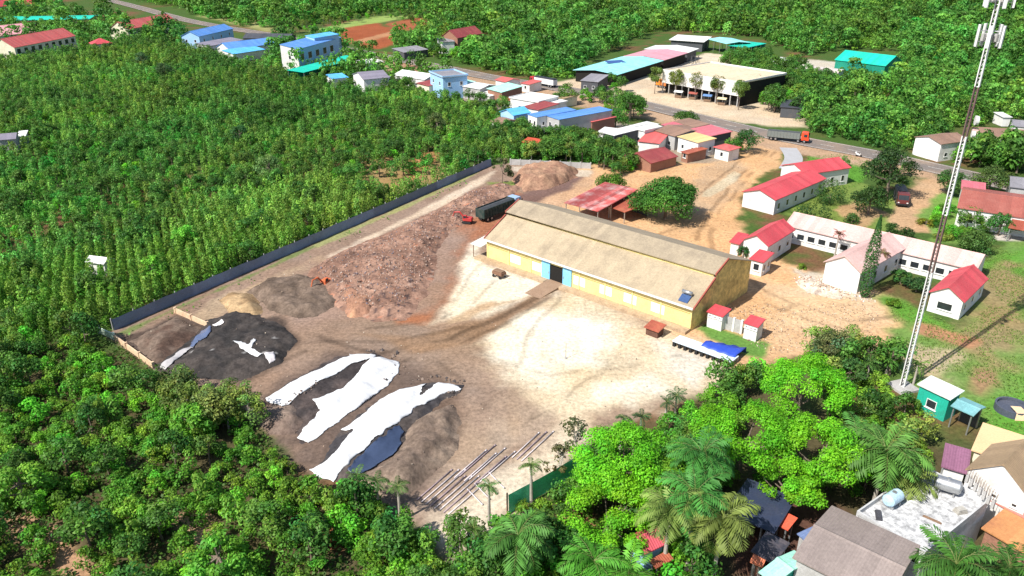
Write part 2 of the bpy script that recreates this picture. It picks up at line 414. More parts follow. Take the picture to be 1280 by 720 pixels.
# ------------------------------------------------------------------ ground
YARD = [(130, 418), (145, 412), (615, 207), (640, 203), (738, 208), (800, 262), (930, 330), (1010, 350), (1130, 400), (1110, 430), (1010, 445),
        (955, 440), (920, 470), (830, 508), (722, 562), (690, 600), (560, 690), (500, 640), (440, 600), (395, 598), (300, 505), (190, 462)]
PALE = (.66, .585, .47); SAND = (.56, .45, .32); TAN = (.44, .30, .19); ORANGE = (.58, .355, .19); REDS = (.25, .085, .04)
GB = (.27, .185, .135); GB2 = (.19, .135, .105); DARK = (.055, .047, .042); GRASS = (.085, .22, .028); OLIVE = (.15, .19, .05)
SOIL = (.15, .075, .042)
ZONES = [  # polygon in pixels, colour, softness m, edge wander m
    ([(-400, 400), (-400, 800), (1700, 800), (1700, 420), (1280, 540), (1130, 560), (930, 470), (560, 700), (330, 540), (120, 430)], (.075, .062, .03), 3, 4),
    (YARD, GB, .4, .6),
    # east compound of orange earth
    ([(690, 225), (740, 205), (800, 198), (850, 205), (870, 190), (935, 168), (990, 178), (975, 205), (930, 235), (925, 262), (930, 290), (985, 330), (1020, 345),
      (1120, 372), (1135, 400), (1110, 440), (1010, 448), (960, 450), (930, 470), (855, 432), (700, 280)], ORANGE, 1.2, 2.5),
    ([(870, 215), (905, 195), (930, 205), (925, 235), (880, 270), (850, 255)], (.47, .32, .2), 2, 3),
    ([(880, 240), (918, 214), (926, 218), (922, 226), (888, 246), (876, 246)], (.5, .42, .3), .4, .5),
    ([(1000, 350), (1040, 340), (1110, 385), (1090, 430), (1000, 430), (960, 400), (960, 360)], (.60, .42, .26), 3, 4),
    ([(990, 335), (1040, 345), (1080, 365), (1100, 380), (1060, 372), (1000, 355)], (.5, .42, .32), 1, 2),
    # bright dry concrete of the yard
    ([(598, 300), (612, 330), (690, 360), (690, 368), (600, 398), (545, 400), (560, 370), (572, 330), (580, 305)], PALE, 1.6, 2.5),
    ([(690, 372), (720, 366), (862, 424), (925, 468), (835, 508), (745, 520), (700, 560), (650, 520), (640, 490), (600, 455), (578, 432), (640, 398)], (.58, .475, .335), 2.5, 4),
    ([(610, 415), (680, 385), (760, 410), (750, 450), (690, 480), (640, 470), (610, 450)], (.73, .68, .585), 3, 4),
    ([(820, 425), (905, 455), (870, 480), (835, 460)], (.63, .57, .48), 1.5, 2),
    ([(745, 480), (800, 470), (830, 485), (790, 500), (745, 500)], (.66, .60, .48), 2, 3),
    ([(700, 535), (735, 520), (735, 560), (640, 640), (565, 692), (535, 660), (600, 600)], (.58, .49, .37), 1.6, 3),
    ([(575, 495), (640, 490), (690, 530), (600, 600), (520, 640), (560, 560), (585, 520)], (.34, .255, .19), 2.5, 4),
    ([(470, 400), (560, 410), (600, 440), (640, 500), (600, 530), (560, 480), (500, 460), (430, 430)], (.275, .2, .155), 3, 4),
    # brown track down from the door
    ([(698, 362), (684, 358), (655, 376), (605, 398), (520, 420), (440, 415), (520, 440), (590, 430), (640, 402)], (.27, .175, .115), .9, 1.0),
    ([(560, 405), (600, 380), (660, 372), (600, 392)], (.42, .31, .21), .8, 1.5),
    # red earth lane beside the rubbish
    ([(660, 245), (640, 240), (600, 262), (565, 290), (545, 315), (540, 345), (528, 372), (500, 402), (535, 400), (560, 372), (572, 335), (590, 305), (620, 285)], (.31, .135, .075), 1.2, 2),
    ([(735, 218), (700, 222), (640, 248), (625, 262), (660, 258), (720, 240)], (.155, .095, .08), 1, 1.5),
    ([(740, 212), (745, 228), (700, 262), (660, 268), (650, 262), (715, 236)], (.48, .3, .18), 1.2, 1.5),
    # pale strip along the wall
    ([(618, 214), (600, 232), (560, 254), (480, 292), (420, 322), (390, 332), (440, 306), (520, 265), (600, 222)], (.55, .44, .33), .8, 1.2),
    ([(640, 208), (740, 213), (738, 222), (640, 214)], (.5, .42, .33), .6, 1.0),
    ([(612, 228), (650, 226), (645, 240), (618, 240)], OLIVE, .8, 1.2),
    ([(145, 418), (300, 350), (400, 302), (395, 308), (330, 338), (230, 382), (160, 416)], (.14, .17, .06), .5, 1.0),
    ([(390, 306), (520, 250), (600, 212), (596, 217), (520, 255), (395, 312)], (.24, .24, .1), .5, 1.2),
    ([(235, 395), (275, 372), (310, 360), (400, 320), (420, 335), (330, 365), (260, 402)], (.36, .26, .17), 1, 1.5),
    ([(335, 350), (470, 300), (560, 260), (590, 300), (540, 385), (440, 400), (380, 410)], (.28, .19, .145), 3, 4),
    ([(150, 425), (222, 392), (258, 405), (350, 395), (375, 425), (350, 455), (300, 478), (215, 470), (192, 460)], (.075, .055, .045), .8, 1.2),
    ([(330, 498), (350, 480), (420, 440), (500, 450), (580, 478), (580, 545), (530, 605), (500, 640), (440, 600), (390, 590)], (.125, .09, .072), 2, 3),
    ([(872, 412), (885, 406), (960, 430), (952, 446), (920, 440)], (.10, .2, .04), .6, 1.2),
    # lawns and gardens in the east
    ([(1010, 195), (1060, 190), (1090, 205), (1075, 232), (1040, 240), (1000, 262), (985, 255)], GRASS, .8, 1.5),
    ([(985, 268), (1020, 232), (1060, 225), (1120, 240), (1120, 290), (1080, 290)], (.14, .2, .045), 1, 2),
    ([(1040, 262), (1070, 250), (1110, 268), (1075, 285)], (.38, .25, .13), .8, 1.5),
    ([(1110, 275), (1120, 250), (1150, 225), (1190, 220), (1180, 245), (1165, 275), (1165, 292), (1125, 288)], (.47, .3, .17), 1, 2),
    ([(1165, 300), (1150, 270), (1175, 240), (1230, 260), (1250, 285), (1210, 305)], (.13, .23, .05), 1, 2),
    ([(1240, 292), (1300, 288), (1300, 304), (1245, 300)], (.55, .48, .42), .6, .8),
    ([(1100, 368), (1150, 388), (1200, 412), (1245, 372), (1222, 330), (1250, 300), (1420, 300), (1500, 600), (1280, 560), (1235, 535), (1130, 480), (1120, 420)], (.13, .215, .05), 2, 4),
    ([(1105, 368), (1160, 390), (1200, 410), (1240, 385), (1228, 335), (1250, 318), (1290, 305), (1290, 350), (1240, 420), (1180, 425), (1120, 392)], (.09, .225, .03), 1.5, 3),
    ([(1215, 345), (1262, 330), (1300, 360), (1280, 420), (1230, 460), (1200, 440)], (.27, .21, .1), 3, 5),
    ([(1150, 405), (1225, 425), (1215, 436), (1140, 415)], (.38, .2, .11), .8, 1.5),
    ([(1180, 430), (1215, 440), (1180, 475), (1150, 470), (1120, 440)], (.42, .33, .2), 1.5, 3),
    ([(1212, 470), (1240, 455), (1250, 480), (1225, 492)], (.3, .19, .1), 1.2, 2),
    ([(1225, 500), (1300, 470), (1300, 560), (1235, 540)], (.09, .24, .03), 2, 3),
    # front gardens and yards under the trees
    ([(930, 640), (1010, 600), (1060, 640), (960, 730), (920, 720)], (.1, .05, .035), 1, 1),
    ([(690, 650), (730, 640), (745, 665), (700, 680)], (.36, .17, .09), .8, 1.2),
    # row of shops, road shoulders, compound
    ([(560, 110), (640, 122), (760, 150), (900, 180), (920, 200), (860, 205), (790, 180), (700, 172), (620, 158), (560, 130)], (.3, .25, .2), 2, 3),
    ([(420, 66), (520, 78), (620, 96), (760, 122), (900, 152), (1090, 192), (1180, 214), (1180, 226), (1080, 210), (960, 185), (880, 166), (760, 140), (600, 108), (420, 80)], (.42, .28, .18), 2, 3),
    ([(690, 104), (740, 95), (835, 95), (930, 118), (1000, 140), (1010, 160), (930, 155), (800, 130), (700, 116)], (.56, .44, .31), 2, 3),
    ([(800, 98), (880, 66), (970, 72), (1000, 95), (985, 120), (900, 112)], (.62, .52, .38), 1.5, 2),
    ([(835, 88), (925, 103), (955, 98), (950, 107), (830, 94)], (.66, .56, .2), 1, 1.5),
    ([(960, 70), (1060, 78), (1090, 100), (1010, 100)], (.5, .45, .36), 2, 2),
    ([(417, 37), (462, 24), (490, 37), (497, 52), (475, 62), (430, 52)], (.30, .085, .035), 1.5, 3),
    ([(480, 30), (522, 21), (545, 27), (508, 39), (492, 37)], (.30, .10, .045), 1.5, 3),
    ([(440, 52), (492, 38), (496, 42), (445, 56)], (.4, .2, .1), 1, 1.5),
    ([(505, 90), (545, 100), (560, 88), (500, 78)], (.35, .2, .12), 2, 2),
    ([(380, 40), (470, 20), (540, 18), (420, 36)], (.22, .3, .08), 3, 5),
    ([(260, 0), (330, 25), (345, 42), (250, 20)], (.3, .3, .12), 4, 5),
    ([(440, 205), (460, 190), (560, 205), (545, 225), (480, 245), (450, 235)], (.30, .2, .09), 2, 4),
    ([(512, 200), (545, 188), (552, 194), (530, 212), (515, 226)], (.42, .19, .09), 1, 2),
    ([(-20, 640), (40, 640), (110, 690), (125, 715), (80, 720), (20, 665)], (.42, .25, .15), 1, 1.5),
    ([(230, 640), (262, 640), (255, 690), (235, 690)], (.42, .27, .16), 1, 1.5),
    ([(395, 655), (425, 660), (430, 690), (400, 690)], (.33, .13, .06), .8, 1.2),
]
TRACKS = [  # wheel tracks: polyline in pixels, width m, tone
    ([(690, 362), (640, 390), (560, 425), (470, 440), (390, 420)], .9, .78), ([(694, 366), (650, 396), (575, 432), (500, 452)], .7, .8),
    ([(700, 372), (660, 420), (640, 470), (600, 520), (560, 560)], .6, .85), ([(560, 420), (620, 450), (690, 470), (780, 460), (850, 445)], .6, .88),
    ([(520, 440), (580, 470), (620, 520), (620, 560)], .7, .84), ([(360, 430), (420, 425), (500, 425), (580, 410)], .7, .84), ([(380, 440), (300, 480)], .7, .85),
    ([(620, 350), (590, 380), (540, 405), (460, 410)], .6, .84), ([(600, 330), (575, 365), (555, 400)], .6, .85), ([(740, 470), (700, 500), (660, 530)], .5, .85), ([(720, 440), (760, 455), (742, 475)], .5, .88),
    ([(960, 190), (920, 225), (890, 260), (870, 300)], .8, .8), ([(970, 190), (930, 228), (900, 262), (885, 300), (900, 330)], .8, .82), ([(940, 192), (880, 235), (850, 270)], .7, .82),
    ([(950, 400), (1000, 380), (1060, 400), (1120, 395)], .8, .8), ([(960, 380), (1010, 400), (1080, 415)], .8, .84), ([(920, 330), (950, 360), (990, 380)], .7, .84), ([(800, 300), (850, 285), (900, 280)], .8, .84)]
TRK = [([g(*q) for q in p], w_, m_) for p, w_, m_ in TRACKS]
ZW = [(wpoly(p), np.array(c) * (.88 if c[0] > .24 else 1.0), s, wn_) for p, c, s, wn_ in ZONES]
def ground_colour(X, Y):
    n1 = fbm(X, Y, 22, 1); n2 = fbm(X, Y, 5, 4)
    col = np.empty(X.shape + (3,))
    veg = sstep(.28, .52, n1 * .6 + n2 * .4)[..., None]
    col[:] = np.array(SOIL) * (1 - veg) + np.array((.055, .10, .022)) * veg
    for i, (poly, c, s, wd) in enumerate(ZW):
        P = np.array(poly); m = s + wd + 1
        k = np.nonzero((X > P[:, 0].min() - m) & (X < P[:, 0].max() + m) & (Y > P[:, 1].min() - m) & (Y < P[:, 1].max() + m))
        if len(k[0]) == 0: continue
        x, y = X[k], Y[k]
        d = sdist(x, y, poly) + (fbm(x, y, 4.5, 20 + i, 4) - .5) * 2 * wd
        f = sstep(-s, s, d)[:, None]
        t = (.70 + .3 * fbm(x, y, 2.4, 50 + i, 4) + .3 * fbm(x, y, 9, 80 + i, 3))[:, None] * np.array([1, 1, 1]) - (fbm(x, y, 6, 110 + i, 3)[:, None] - .5) * np.array([.0, .12, .26])
        col[k] = col[k] * (1 - f) + c * t * f
    for pts, w_, m_ in TRK:
        P = np.array(pts); k = np.nonzero((X > P[:, 0].min() - 3) & (X < P[:, 0].max() + 3) & (Y > P[:, 1].min() - 3) & (Y < P[:, 1].max() + 3))
        if len(k[0]) == 0: continue
        x, y = X[k] + (vn(X[k], Y[k], 6, 7) - .5) * 1.2, Y[k] + (vn(X[k], Y[k], 6, 8) - .5) * 1.2; d = np.full(x.shape, 1e9)
        for a_, b_ in zip(P[:-1], P[1:]):
            e = b_ - a_; t = np.clip(((x - a_[0]) * e[0] + (y - a_[1]) * e[1]) / (e @ e + 1e-9), 0, 1)
            d = np.minimum(d, np.hypot(x - a_[0] - e[0] * t, y - a_[1] - e[1] * t))
        f = (1 - sstep(w_ * .35, w_, d)) * sstep(.2, .5, vn(x, y, 5, 9)); col[k] *= (1 - f * (1 - m_) * 1.9)[:, None] * np.array([1, .99, .97])
    return np.clip(col, .01, .8)
def grid_obj(name, x0, x1, y0, y1, st, z, mat, zf=None):
    xs = np.arange(x0, x1 + st * .5, st); ys = np.arange(y0, y1 + st * .5, st)
    X, Y = np.meshgrid(xs, ys)
    Z = np.full(X.shape, z) + (zf(X, Y) if zf else 0)
    V = np.stack([X, Y, Z], -1).reshape(-1, 3)
    nx, ny = len(xs), len(ys)
    i = (np.arange(ny - 1)[:, None] * nx + np.arange(nx - 1)[None]).ravel()
    Fq = np.stack([i, i + 1, i + 1 + nx, i + nx], -1)
    me = np_mesh(name, V, Fq, ground_colour(X, Y).reshape(-1, 3), mat, True)
    o = link(bpy.data.objects.new(name, me)); o['kind'] = 'structure'
    return o
gmat = surf('ground_earth', (.3, .2, .1), .95, None, fine=.34, fine_scale=1.6, bump=.6, attr=True, spec=.1)
def relief(X, Y):
    return (fbm(X, Y, 2.2, 70, 4) - .5) * .16
NX0, NX1, NY0, NY1 = -112, 132, 46, 262
ymat = gmat
grid_obj('ground', -1500, 1500, -40, 2300, 10.0, -.16, gmat)
grid_obj('meadow_ground', -420, 420, 255, 640, 2.4, -.1, gmat)
grid_obj('yard_ground', NX0, NX1, NY0, NY1, .55, 0.0, gmat, relief)

# ------------------------------------------------------------------ the main road
asphalt = surf('asphalt', (.17, .145, .13), .9, (.3, .21, .15), .8, .12, .2, 1.5, .2)
paint = surf('road_paint', (.75, .73, .68), .7, (.4, .35, .3), .6, .8, .2)
def ribbon(name, pts, w, z, mat, kind='structure', off=0.0):
    P = np.array(pts); n = len(P)
    T = np.gradient(P, axis=0); T /= np.linalg.norm(T, axis=1)[:, None]
    N = np.stack([-T[:, 1], T[:, 0]], 1)
    L_ = P + N * (off + w / 2); R_ = P + N * (off - w / 2)
    V = np.concatenate([np.c_[L_, np.full(n, z)], np.c_[R_, np.full(n, z)]])
    i = np.arange(n - 1); Fq = np.stack([i + n, i + 1 + n, i + 1, i], -1)
    me = np_mesh(name, V, Fq, None, mat); o = link(bpy.data.objects.new(name, me)); o['kind'] = kind
    return o
def smooth_path(px, step=4.0):
    P = np.array([g(*p) for p in px])
    out = []
    for i in range(len(P) - 1):
        p0 = P[max(i - 1, 0)]; p1 = P[i]; p2 = P[i + 1]; p3 = P[min(i + 2, len(P) - 1)]
        n = max(2, int(np.linalg.norm(p2 - p1) / step))
        for k in range(n):
            t = k / n
            out.append(.5 * (2 * p1 + (p2 - p0) * t + (2 * p0 - 5 * p1 + 4 * p2 - p3) * t * t + (3 * p1 - p0 - 3 * p2 + p3) * t ** 3))
    out.append(P[-1]); return np.array(out)
ROAD = smooth_path([(60, -14), (130, -1), (172, 9), (220, 22), (262, 31), (335, 43), (385, 51), (450, 65), (545, 83), (615, 97), (690, 109), (770, 123), (850, 142), (960, 168), (1090, 193), (1180, 213), (1320, 245)])
ribbon('road', ROAD, 10.5, .10, asphalt)
for s in (-1, 1): ribbon('road_edge_line', ROAD, .16, .125, paint, off=s * 4.4)
i = 0
dv, df, dn = [], [], 0
P = ROAD
for i in range(0, len(P) - 1, 2):
    a_, b_ = P[i], P[i + 1]; t = (b_ - a_) / np.linalg.norm(b_ - a_); n_ = np.array([-t[1], t[0]]) * .08
    dv += [(*(a_ + n_), .125), (*(a_ - n_), .125), (*(b_ - n_), .125), (*(b_ + n_), .125)]; df.append((dn, dn + 1, dn + 2, dn + 3)); dn += 4
me = np_mesh('road_centre_line', np.array(dv), np.array(df), None, paint); o = link(bpy.data.objects.new('road_centre_line', me)); o['kind'] = 'structure'
drive = smooth_path([(985, 185), (992, 198), (985, 212)], 2.0)
ribbon('driveway', drive, 5.0, .09, surf('driveway_concrete', (.36, .36, .37), .9, (.25, .23, .2), .4, .4, .15))

# ------------------------------------------------------------------ warehouse
def make_warehouse():
    a_ = np.array(g(609, 324)); b_ = np.array(g(863, 414)); ex = (b_ - a_); L = np.linalg.norm(ex); ex /= L
    ey = np.array([-ex[1], ex[0]]); D = 20.2
    rz = math.atan2(ex[1], ex[0])
    r = empty('warehouse', (a_[0], a_[1], 0), rz, 'long yellow warehouse with a stepped grey-brown roof and a blue-framed doorway', 'warehouse')
    yellow = surf('yellow_limewash', (.76, .63, .25), .9, (.5, .36, .18), .7, .7, .12, 3, .05)
    stained = surf('stained_yellow_wall', (.66, .5, .18), .95, (.2, .14, .06), .75, .35, .35, 1.5, .1)
    step_y, zl, zu, rid_y, rid_z = 6.2, 7.55, 8.35, 9.9, 9.75
    def rf(y): return 4.3 + (zl - 4.3) * (y + .6) / (step_y + .6)
    prof = [(0, 0), (D, 0), (D, 6.0), (rid_y, rid_z - .01), (step_y, zu - .06), (step_y, zl - .01), (0, rf(0) - .01)]
    W = MB().prism(prof, 0, 0.0, L - .12); W.build('wall', yellow, r)
    MB().prism([(y, z) for y, z in prof], 0, L - .118, L).build('end_wall', stained, r)
    MB().prism([(-.6, 4.3), (step_y - .02, zl), (step_y - .02, zl + .13), (-.6, 4.43)], 0, -.3, L + .35).build('lower_roof', fibre, r)
    MB().prism([(step_y - .35, zu - .12), (rid_y, rid_z), (D + .5, 5.9), (D + .5, 6.03), (rid_y, rid_z + .13), (step_y - .35, zu + .01)], 0, -.3, L + .35).build('upper_roof', fibre2, r)
    MB().box(-.25, L + .3, step_y + .0, step_y + .1, zl + .14, zu - .02).build('roof_louvre', surf('dark_louvre', (.05, .035, .028), .9), r)
    MB().box(-.3, L + .35, -.82, -.62, 4.22, 4.5).build('gutter', framew, r)
    bar = surf('red_brown_barge_board', (.33, .085, .06), .8, (.2, .08, .06), .5, .8)
    for x0 in (-.42, L + .352):
        MB().prism([(-.6, 4.25), (step_y - .4, zl - .12), (step_y - .4, zl + .3), (-.6, 4.62)], 0, x0, x0 + .22).build('barge_board', bar, r)
        MB().prism([(step_y - .38, zu - .2), (rid_y, rid_z - .1), (rid_y, rid_z + .28), (step_y - .38, zu + .16)], 0, x0, x0 + .22).build('barge_board', bar, r)
    for k in range(10):   # eave brackets
        x = 1 + k * (L - 2) / 9
        MB().box(x - .06, x + .06, -.6, -.003, 4.0, 4.22).build('eave_bracket', wood, r)
    blue = surf('sky_blue_door', (.2, .55, .8), .7, (.35, .5, .6), .4, .7)
    dx = 17.6
    MB().box(dx - 1.5, dx + 1.5, -.06, -.004, .5, 3.5).build('doorway', black, r)  # black panel on the wall, painted as the darkness inside
    for s in (-1, 1):
        o = MB().box(dx + s * 2.5 - .98, dx + s * 2.5 + .98, -.2, -.004, .3, 3.9).build('sliding_door', blue, r)
        MB().box(dx + s * 1.75 - .06, dx + s * 1.75 + .06, -.28, -.205, 1.6, 2.1).build('door_handle', steel, o)
    MB().box(dx - 4, dx + 4, -.26, -.205, 3.92, 4.02).build('door_rail', steel, r)
    wp = surf('whitewashed_panel', (.8, .76, .68), .9, (.6, .55, .45), .5, .6)
    for px_ in (637, 664.5, 717, 750, 780.5, 815):
        q = np.array(g(px_, 330 + (px_ - 609) * .354)); x = float(np.dot(q - a_, ex))
        if abs(x - dx) < 4.2: x = dx + 5.2 * (1 if x > dx else -1)
        MB().box(x - 1.3, x + 1.3, -.05, -.004, 1.2, 2.9).build('wall_panel', wp, r)
    dl = surf('wall_line', (.42, .3, .13), .9)
    MB().box(.1, dx - 3.6, -.07, -.004, 3.05, 3.16).build('wall_band', dl, r)
    MB().box(dx + 3.6, L - .1, -.07, -.004, 3.05, 3.16).build('wall_band', dl, r)
    for k in range(9):
        x = .15 + k * (L - .3) / 8
        if abs(x - dx) < 3.8: continue
        MB().box(x - .13, x + .13, -.10, -.004, .5, 4.2).build('pilaster', yellow, r)
    pl = surf('brown_plinth', (.42, .31, .2), .95, (.22, .14, .09), .7, .8, .25)
    MB().box(-2, dx - 1.8, -1.7, -.004, -.1, .5).build('loading_ledge', pl, r)
    MB().box(dx + 1.8, L, -1.7, -.004, -.1, .5).build('loading_ledge', pl, r)
    MB().prism([(-7, .02), (-.01, .5), (-.01, -.1), (-7, -.1)], 0, dx - 1.78, dx + 1.78).build('ramp', surf('earth_ramp', (.27, .175, .115), .95, (.36, .25, .17), .5, .6, .25), r)
    # small lean-to at the far corner
    for y in (-.9, 3.2): MB().box(-3.0, -2.88, y, y + .12, 0, 2.9).build('post', wood, r)
    MB().prism([(-1.3, 2.8), (3.6, 3.3), (3.6, 3.4), (-1.3, 2.9)], 0, -3.3, -.45).build('lean_to_roof', surf('pale_canopy_sheet', (.6, .62, .58), .7, (.45, .42, .36), .5, .5), r)
    MB().box(-2.9, -.31, 3.0, 3.1, 0, 3.2).build('lean_to_wall', greyw, r)
    def loc(x, y, z):
        p = a_ + ex * x + ey * y; return (p[0], p[1], z)
    return r, loc, rz, L, rf
WH, whloc, wh_rz, WHL, wh_rf = make_warehouse()
# solar water heater on the near corner of the roof
h_ = empty('water_heater', whloc(WHL - 1.9, 1.2, wh_rf(1.2) + .13), wh_rz, 'grey solar water heater tank on the near corner of the warehouse roof', 'water heater')
MB().tube((-.9, 0, .75), (.9, 0, .75), .3, n=14).build('tank', steel, h_, True)
MB().prism([(-1.3, -.55), (-.1, .25), (-.1, .32), (-1.3, -.48)], 0, -.85, .85).build('collector', surf('collector_glass', (.05, .09, .2), .2), h_)
for s in (-.8, .8): MB().tube((s, 0, .05), (s, 0, .5), .04).build('leg', steel, h_)
# two rusty carts and box beside the ledge
def cart(px_, label, c):
    x, y = g(*px_)
    r = empty('cart', (x, y, 0), wh_rz, label, 'cart')
    m = surf('rusty_' + str(c[0])[2:], c, .9, (.12, .06, .04), .6, 1.5, .3)
    MB().box(-1.2, 1.2, -.7, .7, .55, 1.15).build('tray', m, r, bevel=.04)
    MB().box(-1.05, 1.05, -.55, .55, 1.152, 1.4).build('load', wood, r, bevel=.08)
    for sx in (-.8, .8):
        for sy in (-.75, .75): MB().tube((sx, sy - .07, .3), (sx, sy + .07, .3), .3, n=12).build('wheel', rubber, r)
    MB().path([(1.2, 0, .7), (1.9, 0, .9)], [.04, .04]).build('drawbar', steel, r)
cart((624, 346), 'small rusty brown cart parked by the far end of the warehouse ledge', (.2, .11, .07))
b_ = empty('brick_kiosk', (*g(818, 418), 0), wh_rz, 'little red-roofed box hut by the front of the yellow warehouse', 'hut')
MB().box(-1.1, 1.1, -.9, .9, 0, 1.25).build('wall', surf('hut_brown', (.1, .05, .035), .9, (.2, .1, .07), .5, 1.), b_)
MB().prism([(-1.2, 1.25), (1.2, 1.7), (1.2, 1.8), (-1.2, 1.35)], 0, -1.4, 1.4).build('roof', rustx, b_)

# ------------------------------------------------------------------ houses of the east compound
W2 = [('front', 2, 1.2, 1.2, 1.2)]
B = building
B('long_house', 'long white house with a bright red gable roof beside the orange earth track', (927, 240), (970, 251), (972, 210), 3.6, 'gy', 1.5, white, redy,
  [('right', 6, 1.1, 1.5, 1.0), ('left', 5, 1.1, 1.4, 1.0)])
B('long_house', 'taller red-roofed house end nearest the main road, joined to the long white house', (975, 207), (1008, 219), (1004, 190), 4.3, 'gy', 1.6, white, redy,
  [('right', 4, 1.1, 1.6, 1.0)])
B('small_house', 'white house with a bright red gable roof just behind the right end of the warehouse', (927, 300), (961, 309), (954, 278), 4.0, 'gy', 1.7, white, redy, [('right', 3, 1.2, 1.3, 1.2)])
B('annex', 'small white annex with a red lean-to roof before the gabled house by the warehouse', (936, 324), (955, 329), (949, 315), 3.0, 'shed', .5, white, redx, [('front', 1, 1.2, 1.4, 1.0), ('right', 2, .9, 1.2, 1.0)])
B('side_wing', 'low red-roofed wing on the left flank of the gabled house by the warehouse', (911, 303), (925, 306), (920, 293), 2.6, 'shed', .5, white, redx)
B('school_block', 'long low white building with a pale pink roof in the east compound', (980, 282), (1221, 339), (973, 262), 3.5, 'gx', 1.7, white, pinkx,
  [('front', 16, 1.6, 1.3, 1.1)])
B('hall', 'white gabled hall with a pale pink roof jutting out from the long pink-roofed block', (1029, 328), (1077, 343), (1066, 293), 4.1, 'gy', 2.3, white, pinky,
  [('right', 4, 1.2, 1.5, 1.2)])
B('small_house', 'white house with a red gable roof and faded pink panel beside the tall mast', (1160, 366), (1206, 379), (1177, 334), 3.4, 'gy', 1.9, white, redy,
  [('front', 1, 2.4, 1.4, 1.0), ('right', 3, 1.1, 1.2, 1.1), ('left', 2, 1.1, 1.2, 1.1)])
B('outhouse', 'white outhouse with a red roof nearest the warehouse corner', (883, 390), (904, 397), (890, 382), 2.7, 'shed', .4, white, redx, [('front', 3, .5, .35, 2.0)], o=.2)
B('outhouse', 'white outhouse with a red roof at the right end of the grey wall', (929, 404), (948, 410), (936, 396), 2.7, 'shed', .4, white, redx, [('front', 3, .5, .35, 2.0)], o=.2)
# grey wall between the two
def wall(name, label, p, q, h, t, mat, posts=0, cat='wall', gate=None, pm=None):
    a_ = np.array(g(*p)); b_ = np.array(g(*q)); d = b_ - a_; L = float(np.linalg.norm(d))
    r = empty(name, (a_[0], a_[1], 0), math.atan2(d[1], d[0]), label, cat)
    MB().box(0, L, -t / 2, t / 2, -.2, h).build('wall_panel', mat, r)
    for k in range(posts):
        x = L * k / (posts - 1)
        MB().box(x - .16, x + .16, -t / 2 - .1, t / 2 + .1, -.2, h + .18).build('post', pm or mat, r)
    return r
wall('yard_wall', 'grey rendered wall joining the two red-roofed outhouses', (906, 411), (926, 417), 2.3, .2, greyw, 3, pm=white)
# rust-roofed sheds behind the warehouse
B('open_shed', 'open shed with a faded red and white striped metal roof behind the warehouse', (705, 254), (748, 265), (741, 229), 3.4, 'shed', .9, darkw,
  roofm('faded_striped_red_roof', (.45, .09, .08), (.66, .5, .47), .9, depth=.45, scale=.3), open_sides=True, cat='shed')
B('open_shed', 'lower open shed with a bright rust-red roof next to the big dark tree', (759, 258), (781, 266), (777, 244), 2.7, 'shed', .6, darkw, rustx, open_sides=True, cat='shed')
# cluster of houses by the track head
B('row_house', 'house with a brown tiled roof in the cluster beside the orange track head', (816, 163), (844, 171), (834, 151), 4.2, 'gx', .8, greyw, tilebrown, W2)
B('row_house', 'flat annex with a dark brown roof behind the brown tiled house', (842, 152), (868, 160), (850, 146), 4.0, 'shed', .4, greyw, tilebrown)
B('row_house', 'white house with a straw-yellow sheet roof at the corner of the track', (846, 171), (873, 179), (855, 163), 4.4, 'shed', .3, white, yellowr, [('right', 2, 1.0, 1.3, 1.3), ('front', 2, 1.0, 1.2, 1.4)])
B('row_house', 'dark-walled house with a rose sheet roof behind the yellow-roofed one', (860, 162), (887, 171), (872, 153), 4.6, 'shed', .5, darkw, rosex, W2)
B('row_house', 'low house with a coral red roof left of the brown tiled house', (797, 177), (825, 180), (809, 162), 3.4, 'shed', .7, white, redx2)
B('row_house', 'barn with a steep maroon roof behind the big dark green tree', (814, 205), (848, 196), (823, 184), 2.6, 'gx', 1.6, brownw, maroonx)
B('kiosk', 'tiny white kiosk with a red hip roof on the corner of the orange track', (891, 184), (912, 189), (899, 178), 3.2, 'hip', .8, white, redx2, [('front', 1, 1.0, 1.3, 1.0)], cat='kiosk', o=.5)
B('row_house', 'long white-roofed house with a dark blue side wall facing the trees', (752, 166), (768, 170), (790, 149), 4.5, 'shed', .3, darkw, whiter)
# shop row along the road
B('row_house', 'two-storey white house with a bright blue sheet roof, left of its longer blue twin', (659, 143), (671, 147), (688, 130), 7.0, 'shed', .5, white, bluer, [('front', 2, 1.0, 1.5, 4.2), ('right', 3, .9, 1.2, 4.2)], o=.2)
B('row_house', 'two-storey house with the longest bright blue roof and a dark grey side wall', (683, 145), (699, 150), (724, 128), 7.0, 'shed', .4, greyw, bluer, [('front', 2, 1.1, 1.5, 4.0)], o=.2)
B('row_house', 'house with a coral pink roof right of the long blue-roofed house', (720, 147), (740, 153), (739, 137), 4.8, 'shed', .4, brownw, redx2, W2)
B('row_house', 'house with a dull maroon roof behind the two blue roofs', (652, 134), (673, 138), (664, 125), 5.0, 'shed', .4, white, maroonx)
B('garage', 'white open-fronted garage with a flat white roof in the shop row', (636, 122), (673, 128), (655, 108), 5.5, 'flat', .3, white, whiter, [], [('front', 0, 5, 3.2)], cat='garage')
B('row_house', 'shop house with a mint green roof and brick side wall', (608, 111), (627, 116), (630, 103), 5.0, 'shed', .6, brownw, mintr, W2)
B('row_house', 'pale blue gabled house half hidden by trees beside the blue roofs', (624, 140), (642, 145), (634, 133), 5.2, 'gy', 1.4, bluew, blue2, W2)
B('row_house', 'white lean-to with a small white sheet roof under the coral pink roof', (745, 166), (768, 169), (752, 160), 3.0, 'shed', .4, white, whiter)
B('hut', 'small hut with a red tiled roof among the trees below the blue roofs', (651, 178), (670, 182), (655, 170), 3.0, 'gx', .8, brownw, redtile, cat='hut')
